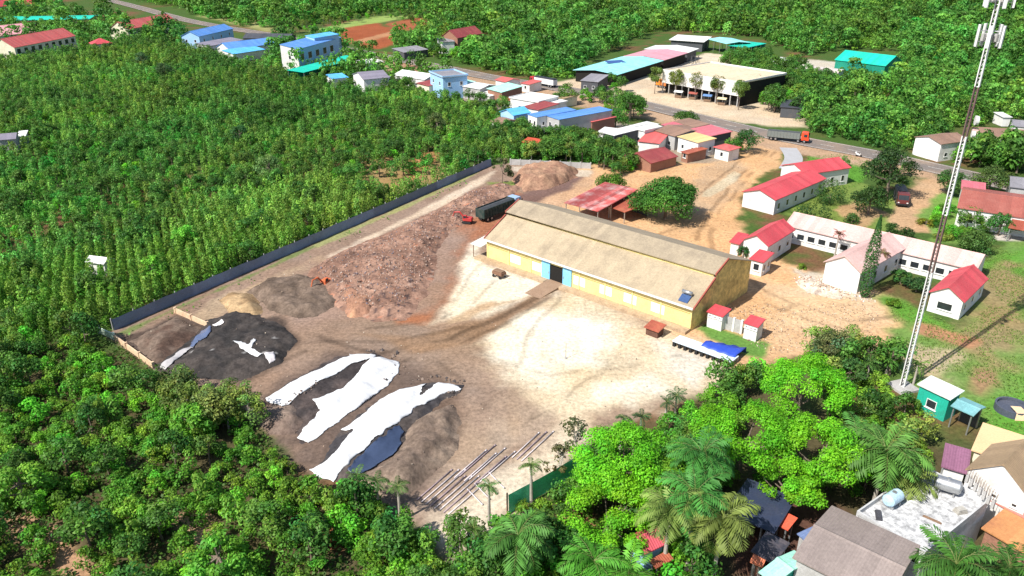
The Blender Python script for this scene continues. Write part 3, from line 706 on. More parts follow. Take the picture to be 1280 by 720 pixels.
B('row_house', 'pale grey house with a white roof beside the mint green roof', (577, 108), (600, 112), (585, 101), 4.5, 'gx', .9, greyw, whiter, W2)
B('row_house', 'low shop with a white awning roof in front of the mint-roofed house', (594, 116), (612, 121), (601, 112), 3.0, 'shed', .5, white, whiter)
B('town_house', 'tall narrow house with a white front and pale blue side wall', (536, 90), (553, 97), (556, 83), 8.5, 'flat', .5, bluew, greyr, [('front', 2, 1.2, 1.5, 5), ('right', 2, 1.2, 1.5, 5)])
B('row_house', 'low white house with a broad white roof left of the tall narrow house', (491, 94), (531, 100), (508, 86), 4.0, 'gx', .9, white, whiter, W2)
B('row_house', 'white house with a dark lilac-grey gable roof near the turquoise canopy', (440, 93), (454, 100), (470, 80), 5.2, 'gy', 1.8, white, lilacr, [('front', 1, 1.2, 1.4, 1.4)])
B('row_house', 'narrow house with a grey roof and teal eave next to the lilac-grey gable', (468, 99), (489, 96), (474, 86), 4.2, 'shed', .5, white, greyr)
B('town_house', 'blue-fronted three-storey house with a row of dark windows and sky blue roof', (372, 62), (427, 47), (364, 53), 9.5, 'shed', 1.6, white, bluer, [('front', 6, 3.4, 3.0, 4.2), ('left', 1, 1.2, 1.6, 5)], o=.2, cat='building', front=bluew)
B('roof_room', 'small rooftop room with a sky blue roof on the blue-fronted house', (393, 48), (424, 43), (392, 41), 11.5, 'shed', .5, bluew, blue2, cat='roof room', o=.2)
B('canopy', 'turquoise sheet canopy along the foot of the blue-fronted house', (380, 91), (452, 72), (372, 86), 3.8, 'shed', .5, mintw, tealr, open_sides=True, cat='canopy')
B('row_house', 'shop with a blue roof left of the blue-fronted three-storey house', (286, 62), (345, 55), (284, 50), 5.0, 'gx', 1.0, white, bluer, W2)
B('row_house', 'house with a sky blue front roof beside the dark slate roof', (292, 68), (332, 62), (288, 61), 4.0, 'shed', .8, white, blue2)
B('row_house', 'long house with a dark slate roof beyond the blue shop roofs', (303, 48), (362, 49), (308, 42), 5.0, 'gx', .9, darkw, darkr)
B('town_house', 'pale blue house with a windowed front near the upper left bend of the road', (249, 46), (292, 36), (236, 35), 6.5, 'gx', .9, bluew, bluer, [('front', 4, 1.2, 1.6, 3.4), ('left', 2, 1.2, 1.5, 3.4)])
B('row_house', 'low annex with a grey-pink roof in front of the pale blue house', (262, 58), (305, 50), (256, 51), 3.6, 'shed', .5, white, lilacr)
# school in the upper left corner
B('school', 'long cream school block with red roof and many windows at the left edge', (18, 60), (95, 45), (9, 47), 6.5, 'gx', 1.6, cream, redx2, [('front', 9, 2.6, 2.4, 3.4), ('left', 2, 1.5, 1.5, 3.5)])
B('school_hall', 'wide pale pink roofed hall at the left edge behind the red-roofed school', (-22, 48), (46, 40), (-16, 26), 5.5, 'gx', 1.6, white, roofm('faded_pink_roof2', (.66, .3, .33), (.72, .45, .46), .5), W2)
B('school', 'far red-roofed block at the upper left corner', (-30, 11), (44, 5), (-34, 2), 5.5, 'gx', 1.4, cream, redx, [('front', 8, 1.8, 2.0, 3.0)])
B('school', 'red-roofed block by the green lawn next to the road bend', (160, 37), (221, 26), (152, 27), 5.5, 'gx', 1.8, cream, redx2, [('front', 8, 1.6, 1.8, 3.0)])
B('guard_house', 'small house with a red hip roof among the trees of the school', (116, 56), (141, 54), (118, 45), 4.0, 'hip', 1.3, cream, redx, cat='house')
B('sports_shed', 'long turquoise-roofed shed among the trees of the school', (112, 24), (127, 19), (64, 9), 4.5, 'gy', 1.0, greyw, tealr, cat='shed', open_sides=True)
B('field_house', 'grey-roofed hut alone in the plantation at the left edge', (-4, 176), (20, 174), (-6, 163), 4.0, 'gx', 1.0, greyw, lilacr, cat='hut', depth=7)
B('field_house', 'small white-roofed hut hidden in the plantation beside the dark boundary fence', (106, 328), (130, 331), (112, 320), 2.5, 'gx', .7, white, whiter, cat='hut')
B('row_house', 'little hut with a white roof right of the grey-roofed plantation hut', (20, 172), (32, 171), (20, 166), 3.0, 'shed', .4, white, whiter, cat='hut')
# beyond the road
B('brick_house', 'dark brick house with a white side beside the far red field', (572, 48), (604, 42), (574, 31), 7.5, 'gx', 3.6, brownw, maroonx, [('front', 4, 1.2, 1.5, 3)], depth=11)
B('row_house', 'white lean-to on the left side of the dark brick house', (552, 53), (569, 52), (566, 33), 6.0, 'shed', 1.2, white, greyr)
B('hut', 'low grey-roofed shed between the red field and the road', (505, 66), (536, 62), (512, 54), 3.5, 'shed', .8, darkw, greyr, cat='shed')
# trading compound by the bend
B('market_shed', 'long market shed with a pale cyan roof in the trading compound', (772, 94), (830, 76), (748, 79), 4.6, 'gx', 1.0, black, cyanr, o=1.0, cat='shed')  # closed black walls stand in for the shade under this roof
B('market_shed', 'section of market shed with a pink roof next to the cyan one', (831, 75.5), (860, 66.5), (806, 63), 4.6, 'gx', 1.0, black, rosex if False else roofm('faded_pink_roof', (.6, .28, .33), (.66, .4, .42), .5), o=1.0, cat='shed')  # walls painted black as the shade beneath the pink roof
B('market_shed', 'short section of market shed with a white roof beyond the pink one', (861, 66), (874, 61), (831, 53), 4.6, 'gx', .9, darkw, whiter, o=1.0, cat='shed')  # dark wall colour put in for under-roof shade
B('market_shed', 'white-roofed shed at the back of the trading compound', (836, 50), (880, 53), (850, 43), 5.0, 'shed', .6, darkw, whiter, o=1.0, cat='shed')  # shade below the roof is given by dark closed walls
B('market_shed', 'mint green open shed at the back of the trading compound', (884, 49), (908, 55), (894, 43), 5.5, 'gx', .7, darkgreenw, cyanr, open_sides=True, cat='shed')
B('market_shed', 'dark teal open shed at the back right corner of the trading compound', (909, 57), (934, 60), (916, 51), 4.5, 'shed', .5, darkgreenw, tealr, open_sides=True, cat='shed')
B('small_shop', 'grey-roofed shop at the near end of the cyan market shed', (725, 101), (748, 103), (740, 89), 4.0, 'shed', .6, darkw, greyr, W2)
def market_hall():
    h = 8.6; a_ = np.array(g(829, 88, h)); b_ = np.array(g(925, 104, h)); c_ = np.array(g(874, 66, h))
    ex = b_ - a_; L = float(np.linalg.norm(ex)); ex /= L; ey = np.array([-ex[1], ex[0]]); D = min(float((c_ - a_) @ ey), 30.0)
    r = empty('market_hall', (a_[0], a_[1], 0), math.atan2(ex[1], ex[0]), 'large flat-roofed hall with a sandy roof, white front band and ground floor shade painted black', 'hall')
    top = surf('sandy_roof_screed', (.60, .49, .34), .95, (.45, .36, .25), .6, .12, .2, 1.0)
    MB().box(0, L, 0, D, h - .3, h).build('roof', top, r)
    MB().box(-.02, L + .02, -.25, -.003, 4.0, h + .5).build('front_band', white, r)
    MB().box(.4, L - .4, .35, .75, h + .002, h + .03).build('yellow_stripe', surf('yellow_stripe', (.7, .52, .1), .8, (.6, .45, .2), .5, .4), r)
    for x0, x1, y0, y1 in ((0, .2, .003, D), (L - .2, L, .003, D), (.203, L - .203, D - .2, D)): MB().box(x0, x1, y0, y1, h + .004, h + .5).build('parapet', white, r)
    MB().box(.3, L - .3, 2.0, D - .2, 0, h - .304).build('wall', black, r)  # solid black block painted for the deep shade of the ground floor
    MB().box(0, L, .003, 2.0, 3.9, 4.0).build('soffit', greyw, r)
    n = 12
    for k in range(n): MB().box(L * k / (n - 1) * .985 + .05, L * k / (n - 1) * .985 + .4, .1, .45, 0, 3.89).build('column', greyw, r)
    x, y = g(868, 80, h); t = empty('roof_frame', (x, y, h), .3, 'dark metal frame standing in the middle of the sandy flat roof', 'frame')
    for k in range(3): MB().path([(-1.6 + k * 1.6, -1, .0), (-1.6 + k * 1.6, 0, 3.2), (-1.6 + k * 1.6, 1, .0)], [.12, .12, .12], 5).build('trestle', darkw, t)
    MB().tube((-2, 0, 3.2), (2, 0, 3.2), .1, n=6).build('beam', darkw, t)
market_hall()
for k, (px_, py_, c) in enumerate(((848, 122, (.6, .6, .58)), (866, 124, (.3, .08, .06)), (884, 127, (.1, .2, .4)), (902, 131, (.6, .5, .3)))):
    x, y = g(px_, py_); t = empty('market_stall', (x, y, 0), -.5, ('white', 'dark red', 'blue', 'cream')[k] + ' cloth stall on the sandy forecourt of the flat-roofed hall', 'stall')
    for sx in (-1.4, 1.4):
        for sy in (-1, 1): MB().tube((sx, sy, 0), (sx, sy, 2.2), .04, n=6).build('leg', steel, t)
    MB().prism([(-1.3, 2.15), (0, 2.7), (1.3, 2.15), (1.3, 2.2), (0, 2.75), (-1.3, 2.2)], 0, -1.7, 1.7).build('awning', surf('stall_%d' % k, c, .8), t)
    MB().box(-1.3, 1.3, -.5, .5, .02, .85).build('counter', wood, t)
B('green_warehouse', 'tall bright green sheet warehouse with an arched-looking roof at the edge of the wood', (1043, 75), (1107, 83), (1055, 64), 8.5, 'gx', 1.4, darkgreenw, tealr, [('front', 1, 3.5, 2.2, 3.5)], cat='warehouse')
B('lean_to', 'small mint lean-to on the right end of the green warehouse', (1107, 93), (1119, 85), (1110, 88), 4.0, 'shed', .5, darkgreenw, mintr, cat='shed')
B('row_house', 'house with a pinkish grey roof left of the green warehouse', (993, 87), (1045, 94), (1004, 77), 4.2, 'gx', .9, white, roofm('pink_grey_roof', (.5, .42, .4), (.66, .62, .58), .6))
B('row_house', 'white-roofed store at the right end of the sandy compound yard', (957, 76), (989, 81), (962, 70), 4.0, 'shed', .5, white, whiter)
B('row_house', 'small black-roofed store under the trees left of the main road truck', (975, 134), (1003, 136), (980, 126), 3.5, 'shed', .5, darkw, darkr)
# far right side of the road
B('row_house', 'house with a white front and brown roof beyond the road on the right', (1177, 181), (1213, 176), (1184, 166), 5.0, 'gx', 1.2, white, tilebrown, W2)
B('row_house', 'house with a pale tan roof and gable right of the mast', (1213, 174), (1249, 178), (1222, 162), 4.5, 'gx', 1.2, cream, pinkx)
B('row_house', 'long dark brown roofed house at the far right edge beyond the road', (1228, 172), (1296, 176), (1232, 160), 5.0, 'gx', 1.4, greyw, tilebrown)
B('hut', 'tiny white hut in the far wood near the right edge', (1254, 147), (1266, 147), (1256, 142), 3.0, 'shed', .4, white, whiter, cat='hut')
B('hut', 'white hut with a grey roof at the right edge behind the brown roofs', (1266, 158), (1288, 160), (1270, 150), 4.0, 'gx', .8, white, greyr, cat='hut')
B('long_house', 'long house with a dull brick-red roof at the right edge of the photo', (1196, 260), (1300, 276), (1203, 233), 4.2, 'gx', 1.6, white, surf('x', (0, 0, 0)) if False else roofm('brick_red_roof', (.33, .1, .075), (.42, .17, .13), .5), [('front', 8, 1.2, 1.4, 1.2)])
B('row_house', 'pink-roofed porch behind the left end of the brick-red long house', (1201, 236), (1232, 240), (1206, 228), 4.4, 'shed', .4, white, rosex)
B('row_house', 'grey-roofed house at the right edge under the trees above the brick-red house', (1262, 234), (1294, 238), (1268, 221), 4.6, 'gx', 1.0, greyw, greyr)
B('shed', 'green sheeted little shed by the front wall of the brick-red house', (1223, 269), (1238, 272), (1226, 263), 2.6, 'shed', .3, mintw, tealr, cat='shed')
B('shed', 'rusty orange roofed shed at the right edge below the brick-red house', (1260, 285), (1292, 291), (1262, 273), 3.0, 'shed', .6, darkw, rustx, open_sides=True, cat='shed')
# lower right corner
B('green_shed', 'green sheet shed with a whitish roof near the foot of the mast', (1146, 481), (1188, 501), (1160, 471), 3.6, 'shed', .3, mintw, roofm('pale_green_white_roof', (.66, .73, .66), (.5, .6, .52), .5), [('front', 1, 1.4, 1.3, 1.0)], o=.3, cat='shed')
B('open_shed', 'small open shed with a weathered teal roof right of the green shed', (1188, 508), (1217, 521), (1196, 494), 3.2, 'gx', .35, darkw, roofm('weathered_teal_roof', (.18, .4, .42), (.33, .48, .48), .6), open_sides=True, cat='shed')
B('villa', 'big white-walled villa with a tan tiled gable roof at the right edge', (1206, 588), (1288, 626), (1232, 553), 6.0, 'gy', 2.6, white, roofm('tan_ribbed_roof', (.36, .25, .15), (.26, .18, .12), .5, axis=1), [('front', 3, .6, .5, 4.2), ('right', 2, 1.4, 1.5, 3.5)], cat='villa', o=.25)
B('villa_annex', 'flat-roofed annex with a pale orange top behind the tan-roofed villa', (1214, 562), (1290, 588), (1242, 532), 4.6, 'flat', .05, cream, orangeflat, cat='annex')
B('annex', 'low annex with a purple sheet roof left of the white villa', (1176, 584), (1210, 594), (1195, 561), 4.0, 'shed', .3, white, purpler)
B('side_gallery', 'long lean-to with a salmon pink roof along the foot of the white villa', (1222, 618), (1292, 656), (1204, 594), 3.6, 'shed', .5, white, roofm('salmon_roof', (.58, .2, .16), (.62, .32, .25), .5), cat='lean-to')
B('shed', 'shed with a streaky rusty orange corrugated roof in the bottom right corner', (1226, 661), (1290, 698), (1246, 636), 3.4, 'shed', .4, brownw, orangex, cat='shed')
B('roof_terrace', 'unfinished concrete building with a weathered white flat roof and bare parapet', (1070, 644), (1155, 696), (1150, 585), 5.0, 'flat', .6, surf('raw_concrete', (.5, .5, .5), .9, (.28, .28, .28), .6, .6, .2),
  surf('weathered_white_screed', (.52, .52, .52), .95, (.11, .11, .12), .95, 1.0, .5, 1.8, .3), [('front', 4, 1.4, 1.6, 3.6)], cat='building', o=.05)
B('big_shed', 'broad shed with a taupe brown sheet roof at the bottom edge', (990, 698), (1108, 758), (1062, 643), 5.5, 'gx', .7, greyw, brownr, cat='shed')
B('lean_to', 'small lean-to with a slate blue roof left of the taupe shed', (996, 668), (1012, 682), (1034, 641), 3.6, 'shed', .3, greyw, slateblue, cat='shed', o=.2)
B('garden_shed', 'shed with a mint and green sheet roof at the bottom edge under the palms', (948, 716), (968, 732), (986, 684), 4.0, 'gx', .4, mintw, mintr, cat='shed')
B('awning', 'orange-red awning beside a cream strip in the shade of the trees', (962, 652), (985, 664), (974, 640), 2.8, 'shed', .3, brownw, surf('orange_red_canvas', (.65, .1, .05), .8, (.5, .15, .1), .4, .6), open_sides=True, cat='awning')
B('awning', 'cream canvas awning crossing the orange-red one', (950, 655), (958, 660), (970, 641), 3.2, 'shed', .2, brownw, surf('cream_canvas', (.72, .6, .42), .8, (.5, .4, .3), .4, .6), open_sides=True, cat='awning')
B('awning', 'small orange canvas awning at the bottom edge beside the mint shed', (937, 703), (953, 710), (942, 695), 2.6, 'shed', .3, brownw, surf('orange_canvas', (.66, .2, .1), .8), open_sides=True, cat='awning')
B('garden_house', 'little house with a rose-red roof and blue wall under the bright trees', (806, 694), (835, 680), (801, 664), 3.6, 'gx', 1.0, bluew, roofm('bright_rose_roof', (.6, .1, .13), (.6, .2, .2), .4))
B('awning', 'rusty red awning at the foot of the little blue-walled house', (820, 712), (842, 700), (815, 702), 2.6, 'shed', .3, brownw, rustx, open_sides=True, cat='awning')
# faded sheets on the red house by the mast; solar panels on the cyan shed
o = None
def on_roof(name, label, cat, p, z, sx, sy, rz, mat, tilt=0.1):
    x, y = g(*p, z); r = empty(name, (x, y, z), rz, label, cat)
    MB().prism([(-sy, -.05 - sy * tilt), (sy, -.05 + sy * tilt), (sy, sy * tilt + .03), (-sy, -sy * tilt + .03)], 0, -sx, sx).build('panel', mat, r)
    for s in (-1, 1): MB().box(s * sx * .8 - .04, s * sx * .8 + .04, -.05, .05, -.35, -.06).build('leg', steel, r)
    return r
on_roof('solar_panel', 'dark blue solar panel array on the near end of the cyan market roof', 'solar panel', (769, 77), 5.9, 4.2, 2.2, .35, surf('solar_cells', (.03, .08, .26), .25, fine=.1))
# water tanks and stub bars on the white roof terrace
def tank(p, z, label, mat, r0, L, rz):
    x, y = g(*p, z); r = empty('water_tank', (x, y, z), rz, label, 'water tank')
    m = MB(); n = 7
    prof = [(-L / 2 - .06, .02), (-L / 2, r0 * .7), (-L / 2 + .18, r0 * .97), (-L / 2 + .25, r0), (L / 2 - .25, r0), (L / 2 - .18, r0 * .97), (L / 2, r0 * .7), (L / 2 + .06, .02)]
    for (xa, ra), (xb, rb) in zip(prof, prof[1:]): m.tube((xa, 0, r0 + .35), (xb, 0, r0 + .35), ra, rb, 18, False)
    m.build('tank', mat, r, True)
    for s in (-.55, .55):
        MB().box(s * L / 2 - .07, s * L / 2 + .07, -r0 * .8, r0 * .8, 0.002, .45).build('cradle', steel, r)
    MB().tube((0, 0, 2 * r0 + .33), (0, 0, 2 * r0 + .45), .22, n=12).build('lid', steel, r)
tank((1182, 616), 5.0, 'stainless steel water tank lying on the white roof terrace', steel, .75, 2.6, -.55)
tank((1114, 632), 5.0, 'pale blue water tank lying on the left part of the white roof terrace', surf('pale_blue_plastic', (.4, .55, .66), .4), .7, 2.2, .6)
a_ = g(1208, 602, 5.7); b_ = g(1240, 634, 5.7)
for k in range(7):
    t = k / 6; x = a_[0] + (b_[0] - a_[0]) * t; y = a_[1] + (b_[1] - a_[1]) * t
    r = empty('column_stub', (x, y, 5.6), .6, 'bare concrete column stub with rods along the right edge of the white roof terrace', 'column stub', 'column stubs on the roof terrace edge')
    MB().box(-.15, .15, -.15, .15, .02, 1.0).build('stub', greyw, r)
    for s in ((-.1, -.1), (.1, -.1), (.1, .1), (-.1, .1)): MB().tube((*s, .9), (s[0] * 1.6, s[1] * 1.6, 1.9), .022, n=5).build('rod', wood, r)

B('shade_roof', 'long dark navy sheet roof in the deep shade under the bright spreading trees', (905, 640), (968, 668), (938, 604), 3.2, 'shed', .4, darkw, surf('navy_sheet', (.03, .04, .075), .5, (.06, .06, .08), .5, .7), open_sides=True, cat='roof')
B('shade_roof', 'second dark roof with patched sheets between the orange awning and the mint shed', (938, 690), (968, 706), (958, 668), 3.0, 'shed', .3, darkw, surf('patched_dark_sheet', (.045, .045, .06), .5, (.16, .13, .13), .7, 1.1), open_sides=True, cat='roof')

# smaller neighbours crowding the shop row
for lb, A_, B_, C_, h, rf_, rh, wm, rm in (
    ('tiny shop with a rust-red roof left of the white garage', (628, 124), (640, 127), (634, 118), 3.6, 'shed', .4, white, rustx),
    ('white box house with a grey flat roof right of the white garage', (676, 128), (690, 131), (688, 121), 4.6, 'flat', .3, white, whiter),
    ('small shop with a pale tan awning roof facing the road by the garage', (690, 121), (704, 124), (700, 116), 3.2, 'shed', .4, cream, tanr),
    ('low white house with a brown roof below the pale blue gabled house', (612, 152), (626, 156), (620, 145), 3.6, 'gx', .8, white, tilebrown),
    ('little white house with a coral roof behind the mint-roofed shop', (618, 100), (632, 103), (626, 95), 4.4, 'gx', .8, white, redx2),
    ('narrow pale house with a teal roof right of the tall narrow house', (562, 104), (575, 107), (570, 97), 4.4, 'shed', .5, white, mintr),
    ('small house with a dull red roof at the foot of the tall narrow house', (520, 104), (536, 108), (528, 98), 3.6, 'shed', .5, cream, maroonx),
    ('white-fronted shop with a sky blue roof left of the lilac-grey gable', (415, 99), (436, 97), (418, 92), 4.0, 'shed', .6, white, blue2),
    ('pale shop with a white awning roof beside the turquoise canopy', (455, 80), (480, 77), (456, 74), 3.6, 'shed', .5, white, whiter),
    ('small coral-roofed kiosk on the roadside beyond the mint-roofed shop', (650, 104), (662, 106), (655, 99), 3.2, 'shed', .4, white, redx2),
    ('dusty grey shop front with a pink roof left of the brown tiled house', (826, 156), (840, 160), (836, 151), 3.6, 'shed', .4, greyw, rosex),
    ('white block house with a pale roof at the lower end of the white-roofed long house', (790, 160), (806, 164), (802, 153), 4.8, 'flat', .3, white, whiter),
    ('grey lean-to with a dark roof under the longest blue roof', (704, 160), (716, 163), (710, 153), 3.0, 'shed', .4, greyw, darkr),
    ('white rear room with a small grey roof under the left blue roof', (664, 166), (676, 169), (670, 160), 3.2, 'shed', .4, white, greyr),
    ('brown-walled shed with a rusty roof behind the maroon barn', (850, 190), (860, 193), (858, 184), 2.6, 'shed', .3, brownw, rustx)):
    building('row_house', lb, A_, B_, C_, h, rf_, rh, wm, rm, [('front', 1, 1.1, 1.3, 1.2)], depth=8.0)
# builder's leftovers on the roof terrace
for k, (p, L_, w_, hh, mt, lb) in enumerate((((1140, 600), 2.4, .5, .3, wood, 'stack of weathered boards on the far part of the white roof terrace'), ((1128, 616), 1.6, .9, .4, greyw, 'grey slab pile beside the pale blue water tank'), ((1165, 650), 1.8, .25, .2, wood, 'single beam lying in the middle of the white roof terrace'), ((1200, 640), 1.2, .8, .5, surf('old_bags', (.4, .38, .34), .95, (.2, .18, .15), .6, 2.), 'pile of cement bags near the right edge of the white roof terrace'), ((1098, 645), 1.5, .6, .35, surf('dark_drum', (.06, .06, .07), .7), 'dark crate at the left corner of the white roof terrace'))):
    x, y = g(*p, 5.0); r = empty('roof_clutter', (x, y, 5.002), .4 + k, lb, 'clutter')
    for j in range(3):
        MB().box(-L_ / 2 + j * .08, L_ / 2 - j * .06, -w_ / 2 + j * .05, w_ / 2 - j * .04, hh * j / 3 + .002, hh * (j + 1) / 3).build('piece', mt, r)

# ------------------------------------------------------------------ mast
tx, ty = g(1128, 485)
mast = empty('lattice_mast', (tx, ty, 0), .35, 'tall white and dark red banded lattice mast with antenna panels at its top', 'mast')
m_white = surf('mast_white', (.72, .72, .7), .5, fine=.1); m_red = surf('mast_red', (.17, .11, .10), .5, (.12, .06, .05), .5, 1., .15)
MT = 57.0
def mr(z): return .39 - .13 * z / MT
for z0, z1, cname in ((.35, 6, 'white'), (6, 18.2, 'white'), (18.2, 26.2, 'red'), (26.2, 36.5, 'white'), (36.5, 42.5, 'red'), (42.5, MT, 'white')):
    m = MB()
    cs = lambda z: [(mr(z) * math.cos(t), mr(z) * math.sin(t), z) for t in (0, 2.094, 4.189)]
    c0, c1 = cs(z0), cs(z1)
    for i in range(3): m.tube(c0[i], c1[i], .085, n=6)
    nb = max(4, int((z1 - z0) / 1.0))
    for j in range(nb):
        za, zb = z0 + (z1 - z0) * j / nb, z0 + (z1 - z0) * (j + 1) / nb
        A, B_ = cs(za), cs(zb)
        for i in range(3):
            m.tube(A[i], B_[(i + 1) % 3], .035, n=4); m.tube(A[i], A[(i + 1) % 3], .035, n=4)
    o = m.build('mast_section', m_white if cname == 'white' else m_red, mast)
    o['label'] = 'white painted section of the mast' if cname == 'white' else 'dark reddish brown section of the mast'
m = MB(); m.tube((-.2, .16, .36), (-.12, .1, MT), .07, n=6); m.build('cable_run', surf('black_cable', (.03, .03, .03), .7), mast)
m = MB(); m.tube((0, 0, MT), (0, 0, MT + 4), .05, .02, n=6); m.build('lightning_rod', steel, mast)
MB().box(-1.6, 1.6, -1.6, 1.6, -.1, .35).build('footing', greyw, mast)
for lev, (z, n_, rr) in enumerate(((47.2, 5, 1.15), (51.6, 5, 1.35), (55.2, 5, 1.45))):
    for i in range(n_):
        t = 2 * math.pi * i / n_ + lev * .5
        c, s = math.cos(t), math.sin(t)
        m = MB(); m.tube((c * .4, s * .4, z + .5), (c * rr, s * rr, z + .5), .05, n=5); m.tube((c * .4, s * .4, z + 1.7), (c * rr, s * rr, z + 1.7), .05, n=5)
        m.tube((c * rr, s * rr, z - .2), (c * rr, s * rr, z + 2.5), .05, n=6)
        br = m.build('antenna_bracket', steel, mast)
        q = MB(); nx, ny = -s, c
        for (w_, d0, d1, za, zb) in ((.19, .1, .32, z - .1, z + 2.4),):
            vs = []
            for zz in (za, zb):
                for (u, d) in ((-w_, d0), (w_, d0), (w_, d1), (-w_, d1)):
                    vs.append((c * (rr + d) + nx * u, s * (rr + d) + ny * u, zz))
            q.add(vs, [(0, 1, 2, 3), (7, 6, 5, 4), (0, 4, 5, 1), (1, 5, 6, 2), (2, 6, 7, 3), (3, 7, 4, 0)])
        q.build('antenna_panel', framew, mast, bevel=.04)
        MB().box(c * rr * .62 - .18, c * rr * .62 + .18, s * rr * .62 - .18, s * rr * .62 + .18, z + .6, z + 1.4).build('radio_unit', greyw, mast)
for z, sz in ((38.5, .6), (36.8, .4)):
    MB().tube((.5, -.4, z), (.8, -.62, z), sz, sz * .85, n=16).build('dish_antenna', framew, mast)

# ------------------------------------------------------------------ vehicles
def wheel(root, x, y, r=.5, w=.3):
    t = MB().tube((x, y - w / 2, r), (x, y + w / 2, r), r, n=16).build('wheel', rubber, root)
    s = 1 if y > 0 else -1
    MB().tube((x, y + s * (w / 2 - .02), r), (x, y + s * (w / 2 + .02), r), r * .55, n=12).build('rim', steel, t)
def truck(label, p, q, cabc, bedc, kind='tipper', L=11.0, zb=0.1, rz=None, hb=2.0, name='truck'):
    """front of the truck at q, rear at p (pixels on the ground)"""
    a_ = np.array(g(*p)); b_ = np.array(g(*q)); d = b_ - a_
    if L is None: L = float(np.linalg.norm(d))
    ang = math.atan2(d[1], d[0]); c = (a_ + b_) / 2
    r = empty(name, (c[0], c[1], zb), ang, label, 'truck')
    cm = surf('truck_paint_%d_%d_%d' % tuple(int(v * 99) for v in cabc), cabc, .35, fine=.06, spec=.5)
    bm_ = surf('truck_bed_%d_%d_%d' % tuple(int(v * 99) for v in bedc), bedc, .7, (.2, .17, .14), .3, .8, .15)
    f = L / 2; w = 1.25
    MB().box(-f + .1, f - .3, -.45, .45, .55, .9).build('chassis', surf('chassis_black', (.02, .02, .02), .8), r)
    cabp = [(f - 2.2, .8), (f, .8), (f, 1.7), (f - .25, 3.0), (f - .5, 3.15), (f - 2.2, 3.15)]
    cb = MB().prism(cabp, 1, -w, w).build('cab', cm, r, bevel=.06)
    MB().add([(f + .008, -w + .15, 1.78), (f + .008, w - .15, 1.78), (f - .215, w - .15, 2.85), (f - .215, -w + .15, 2.85)], [(0, 1, 2, 3)]).build('windscreen', glass, cb)
    for s in (-1, 1):
        MB().box(f - 1.5, f - .5, s * (w + .004) - .004, s * (w + .004) + .004, 1.8, 2.7).build('side_window', glass, cb)
        MB().box(f - .02, f + .05, s * .95 - .18, s * .95 + .18, 1.0, 1.22).build('headlight', framew, cb)
        MB().box(f - .2, f + .02, s * (w + .2) - .08, s * (w + .2) + .08, 1.9, 2.6).build('mirror', rubber, cb)
    MB().box(f - .1, f + .15, -w, w, .5, .85).build('bumper', surf('chassis_black', (.02, .02, .02)), r)
    x1 = f - 2.6; x0 = -f
    if kind == 'tipper':
        b = MB()
        b.box(x0, x1, -w, w, 1.0, 1.15)
        b.box(x0, x1, -w - .01, -w + .08, 1.152, 1.15 + hb); b.box(x0, x1, w - .08, w + .01, 1.152, 1.15 + hb)
        b.box(x0 + .002, x0 + .1, -w + .085, w - .085, 1.152, 1.15 + hb); b.box(x1 - .1, x1, -w + .085, w - .085, 1.152, 1.35 + hb)
        n = int((x1 - x0) / .9)
        for k in range(n + 1):
            x = x0 + .1 + (x1 - x0 - .2) * k / n
            for s in (-1, 1): b.box(x - .05, x + .05, s * (w + .06) - .045, s * (w + .06) + .045, 1.0, 1.15 + hb)
        bo = b.build('tipper_body', bm_, r)
        MB().prism([(-w + .1, 1.16), (w - .1, 1.16), (w - .1, .8 + hb), (.3, 1.3 + hb), (-.3, 1.32 + hb), (-w + .1, .8 + hb)], 0, x0 + .12, x1 - .12).build('load_cover', surf('dark_tarpaulin', (.05, .055, .06), .6, (.1, .1, .1), .5, .8, .2), bo)
    else:
        MB().box(x0, x1, -w, w, 1.0, 1.0 + hb).build('box_body', bm_, r, bevel=.05)
        MB().prism([(-w - .03, .95 + hb), (w + .03, .95 + hb), (w * .7, 1.35 + hb), (-w * .7, 1.35 + hb)], 0, x0 - .02, x1 + .02).build('tarpaulin', surf('black_tarpaulin', (.025, .027, .035), .5, (.06, .06, .07), .5, .8, .2), r)
    for x in (f - 1.2, f - 3.0, -f + 2.6, -f + 1.3):
        for s in (-1, 1): wheel(r, x, s * (w - .15))
    return r
truck('tipper truck with an orange-red cab and grey-green bed on the main road', (959, 174), (1010, 179), (.75, .07, .02), (.16, .18, .17), 'tipper', 12.2, .14, hb=1.7)
truck('truck with a red cab and black tarpaulin over a white body in the shop street', (704, 112), (655, 103), (.5, .03, .04), (.7, .7, .68), 'box', 13.5, .14, hb=2.2)
truck('orange truck parked in front of the white canopy', (840, 112), (821, 108), (.7, .22, .03), (.6, .2, .05), 'tipper', 7.5, .1, hb=1.0)
truck('long dark green tipper truck with a pale blue cab above the rubbish heap', (592, 281), (654, 257), (.3, .42, .62), (.02, .04, .035), 'tipper', 13.0, .05, hb=1.9)
truck('dark truck with a dull red nose parked under the garden trees', (1121, 243), (1129, 264), (.13, .03, .03), (.05, .05, .06), 'box', 8.0, .1, hb=1.9)

